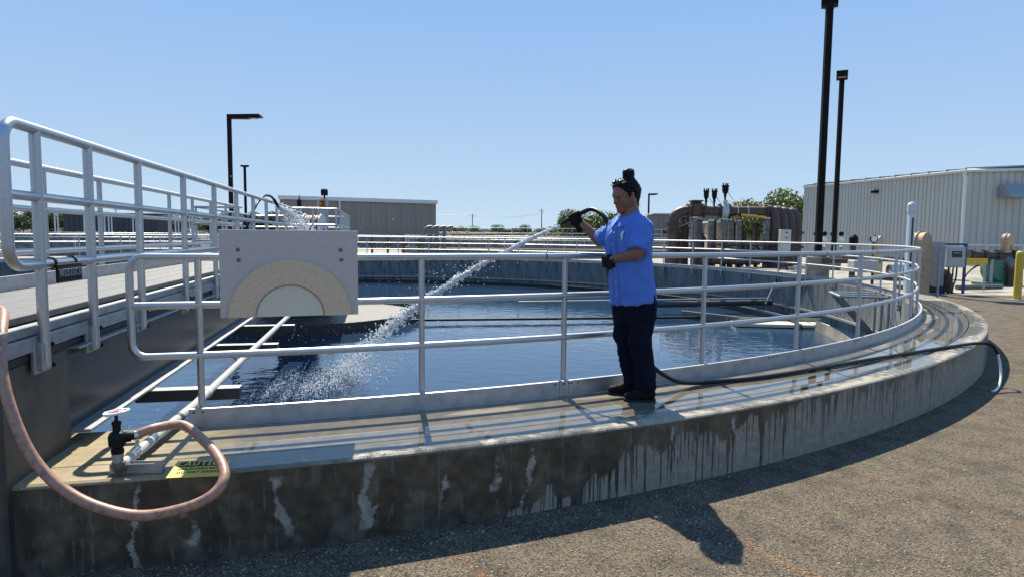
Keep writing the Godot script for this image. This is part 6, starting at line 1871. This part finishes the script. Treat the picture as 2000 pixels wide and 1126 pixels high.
func build_trees() -> void:
	var ms := [crown_mesh(1, 5.0, 5.0, 5200), crown_mesh(2, 5.0, 5.0, 4600), crown_mesh(3, 5.0, 5.0, 5600)]
	var near := [[24.0, -68.0, 4.9, 1.0, "bright green tree above the brown pipe, leftmost"], [26.6, -70.0, 5.4, 1.1, "bright green tree above the brown bends"], [29.0, -70.0, 5.9, 1.15, "tallest green tree beside the pale hall"], [31.6, -72.0, 6.1, 1.1, "green tree partly hidden by the pale hall"]]
	for e in near: tree(e[4], Vector3(e[0], 0, e[1]), ms[rng.randi() % 3], M.leaf_2, 5.0, "trees beside the hall", rng.randf() * TAU, Vector3(e[3], e[2] / 4.9, e[3]))
	var mid := [[9.0, -100, 4.5, 0.95, "round green tree behind the hose nozzle, left one"], [12.4, -102, 4.7, 1.05, "round green tree behind the worker's raised hand"], [15.6, -104, 4.7, 0.95, "small round tree just left of the worker's chest"], [18.0, -108, 4.6, 0.8, "round tree behind the worker's shoulder"]]
	for e in mid: tree(e[4], Vector3(e[0], 0, e[1]), ms[rng.randi() % 3], M.leaf_0, 5.0, "round trees behind the worker", rng.randf() * TAU, Vector3(e[3] * 1.15, e[2] / 4.6, e[3] * 1.15))
	# the orchard along the left horizon and the low hedge in the middle
	for i in 34:
		var x := -122.0 + i * 2.6
		if x > -96.0 and x < -82.0: continue
		tree("dark orchard tree in the row along the left horizon", Vector3(x + 4.0, 0, -150 + rng.randf_range(-5, 5)), ms[i % 3], M.leaf_1, 5.0, "orchard row at the left", rng.randf() * TAU, Vector3(1.0, rng.randf_range(1.0, 1.25), 1.0))
	for i in 26:
		tree("low bush in the hedge row on the middle horizon", Vector3(-24.0 + i * 2.5, 0, -190 + rng.randf_range(-6, 6)), ms[i % 3], M.leaf_1, 5.0, "hedge row in the middle", rng.randf() * TAU, Vector3(0.9, rng.randf_range(0.45, 0.85), 0.9))

# ---------------------------------------------------------------- stones and dust on the road
func build_pebbles() -> void:
	var b := MB.new()
	ball(b, Vector3.ZERO, Vector3(1, 0.55, 0.8), 6, 4)
	var pm := b.mesh()
	for pass_ in 2:
		var xs := []
		var n := [17000, 5000][pass_] as int
		for i in n:
			var d := 2.6 + 6.4 * pow(rng.randf(), 1.6)
			var a := rng.randf_range(-0.62, 0.70)
			var p := Vector3(sin(a) * d, 0, -cos(a) * d)
			if Vector2(p.x - TC.x, p.z - TC.z).length() < 16.22: continue
			var s := rng.randf_range(0.0025, 0.0072) * (1.0 if rng.randf() < 0.93 else 1.7)
			xs.append(Transform3D(Basis.from_euler(Vector3(rng.randf_range(-0.4, 0.4), rng.randf() * TAU, rng.randf_range(-0.4, 0.4))).scaled_local(Vector3.ONE * s), p))
		var m := mat("stone_%d" % pass_, [lin(0.26, 0.23, 0.18), lin(0.05, 0.047, 0.044)][pass_], 0.85)
		scatter("road_stones", ["pale chips of stone set in the road surface", "dark chips of stone set in the road surface"][pass_], "stones", pm, m, xs)
	# orange clay dust along the cracks
	b = MB.new()
	ball(b, Vector3.ZERO, Vector3(1, 0.25, 0.9), 6, 4)
	var xs2 := []
	var lines := [[Vector3(2.62, 0, -4.68), Vector3(2.77, 0, -4.52), Vector3(2.89, 0, -4.31), Vector3(2.99, 0, -4.12)], [Vector3(1.30, 0, -3.66), Vector3(1.41, 0, -3.45), Vector3(1.51, 0, -3.29), Vector3(1.62, 0, -3.20), Vector3(1.80, 0, -3.18)], [Vector3(-0.30, 0, -3.46), Vector3(-0.14, 0, -3.22), Vector3(-0.10, 0, -3.1)], [Vector3(3.02, 0, -4.05), Vector3(3.14, 0, -3.88)], [Vector3(3.6, 0, -5.0), Vector3(4.1, 0, -5.1)]]
	for l in lines:
		var pts := smooth(l, 30)
		for p in pts:
			for k in 7:
				if rng.randf() < 0.74: continue
				xs2.append(Transform3D(Basis(Vector3.UP, rng.randf() * TAU).scaled_local(Vector3.ONE * rng.randf_range(0.003, 0.009)), p + Vector3(rng.randfn() * 0.022, 0.001, rng.randfn() * 0.016)))
	scatter("clay_dust", "orange clay dust strewn in thin lines on the road", "dust", b.mesh(), M.rust_dust, xs2)
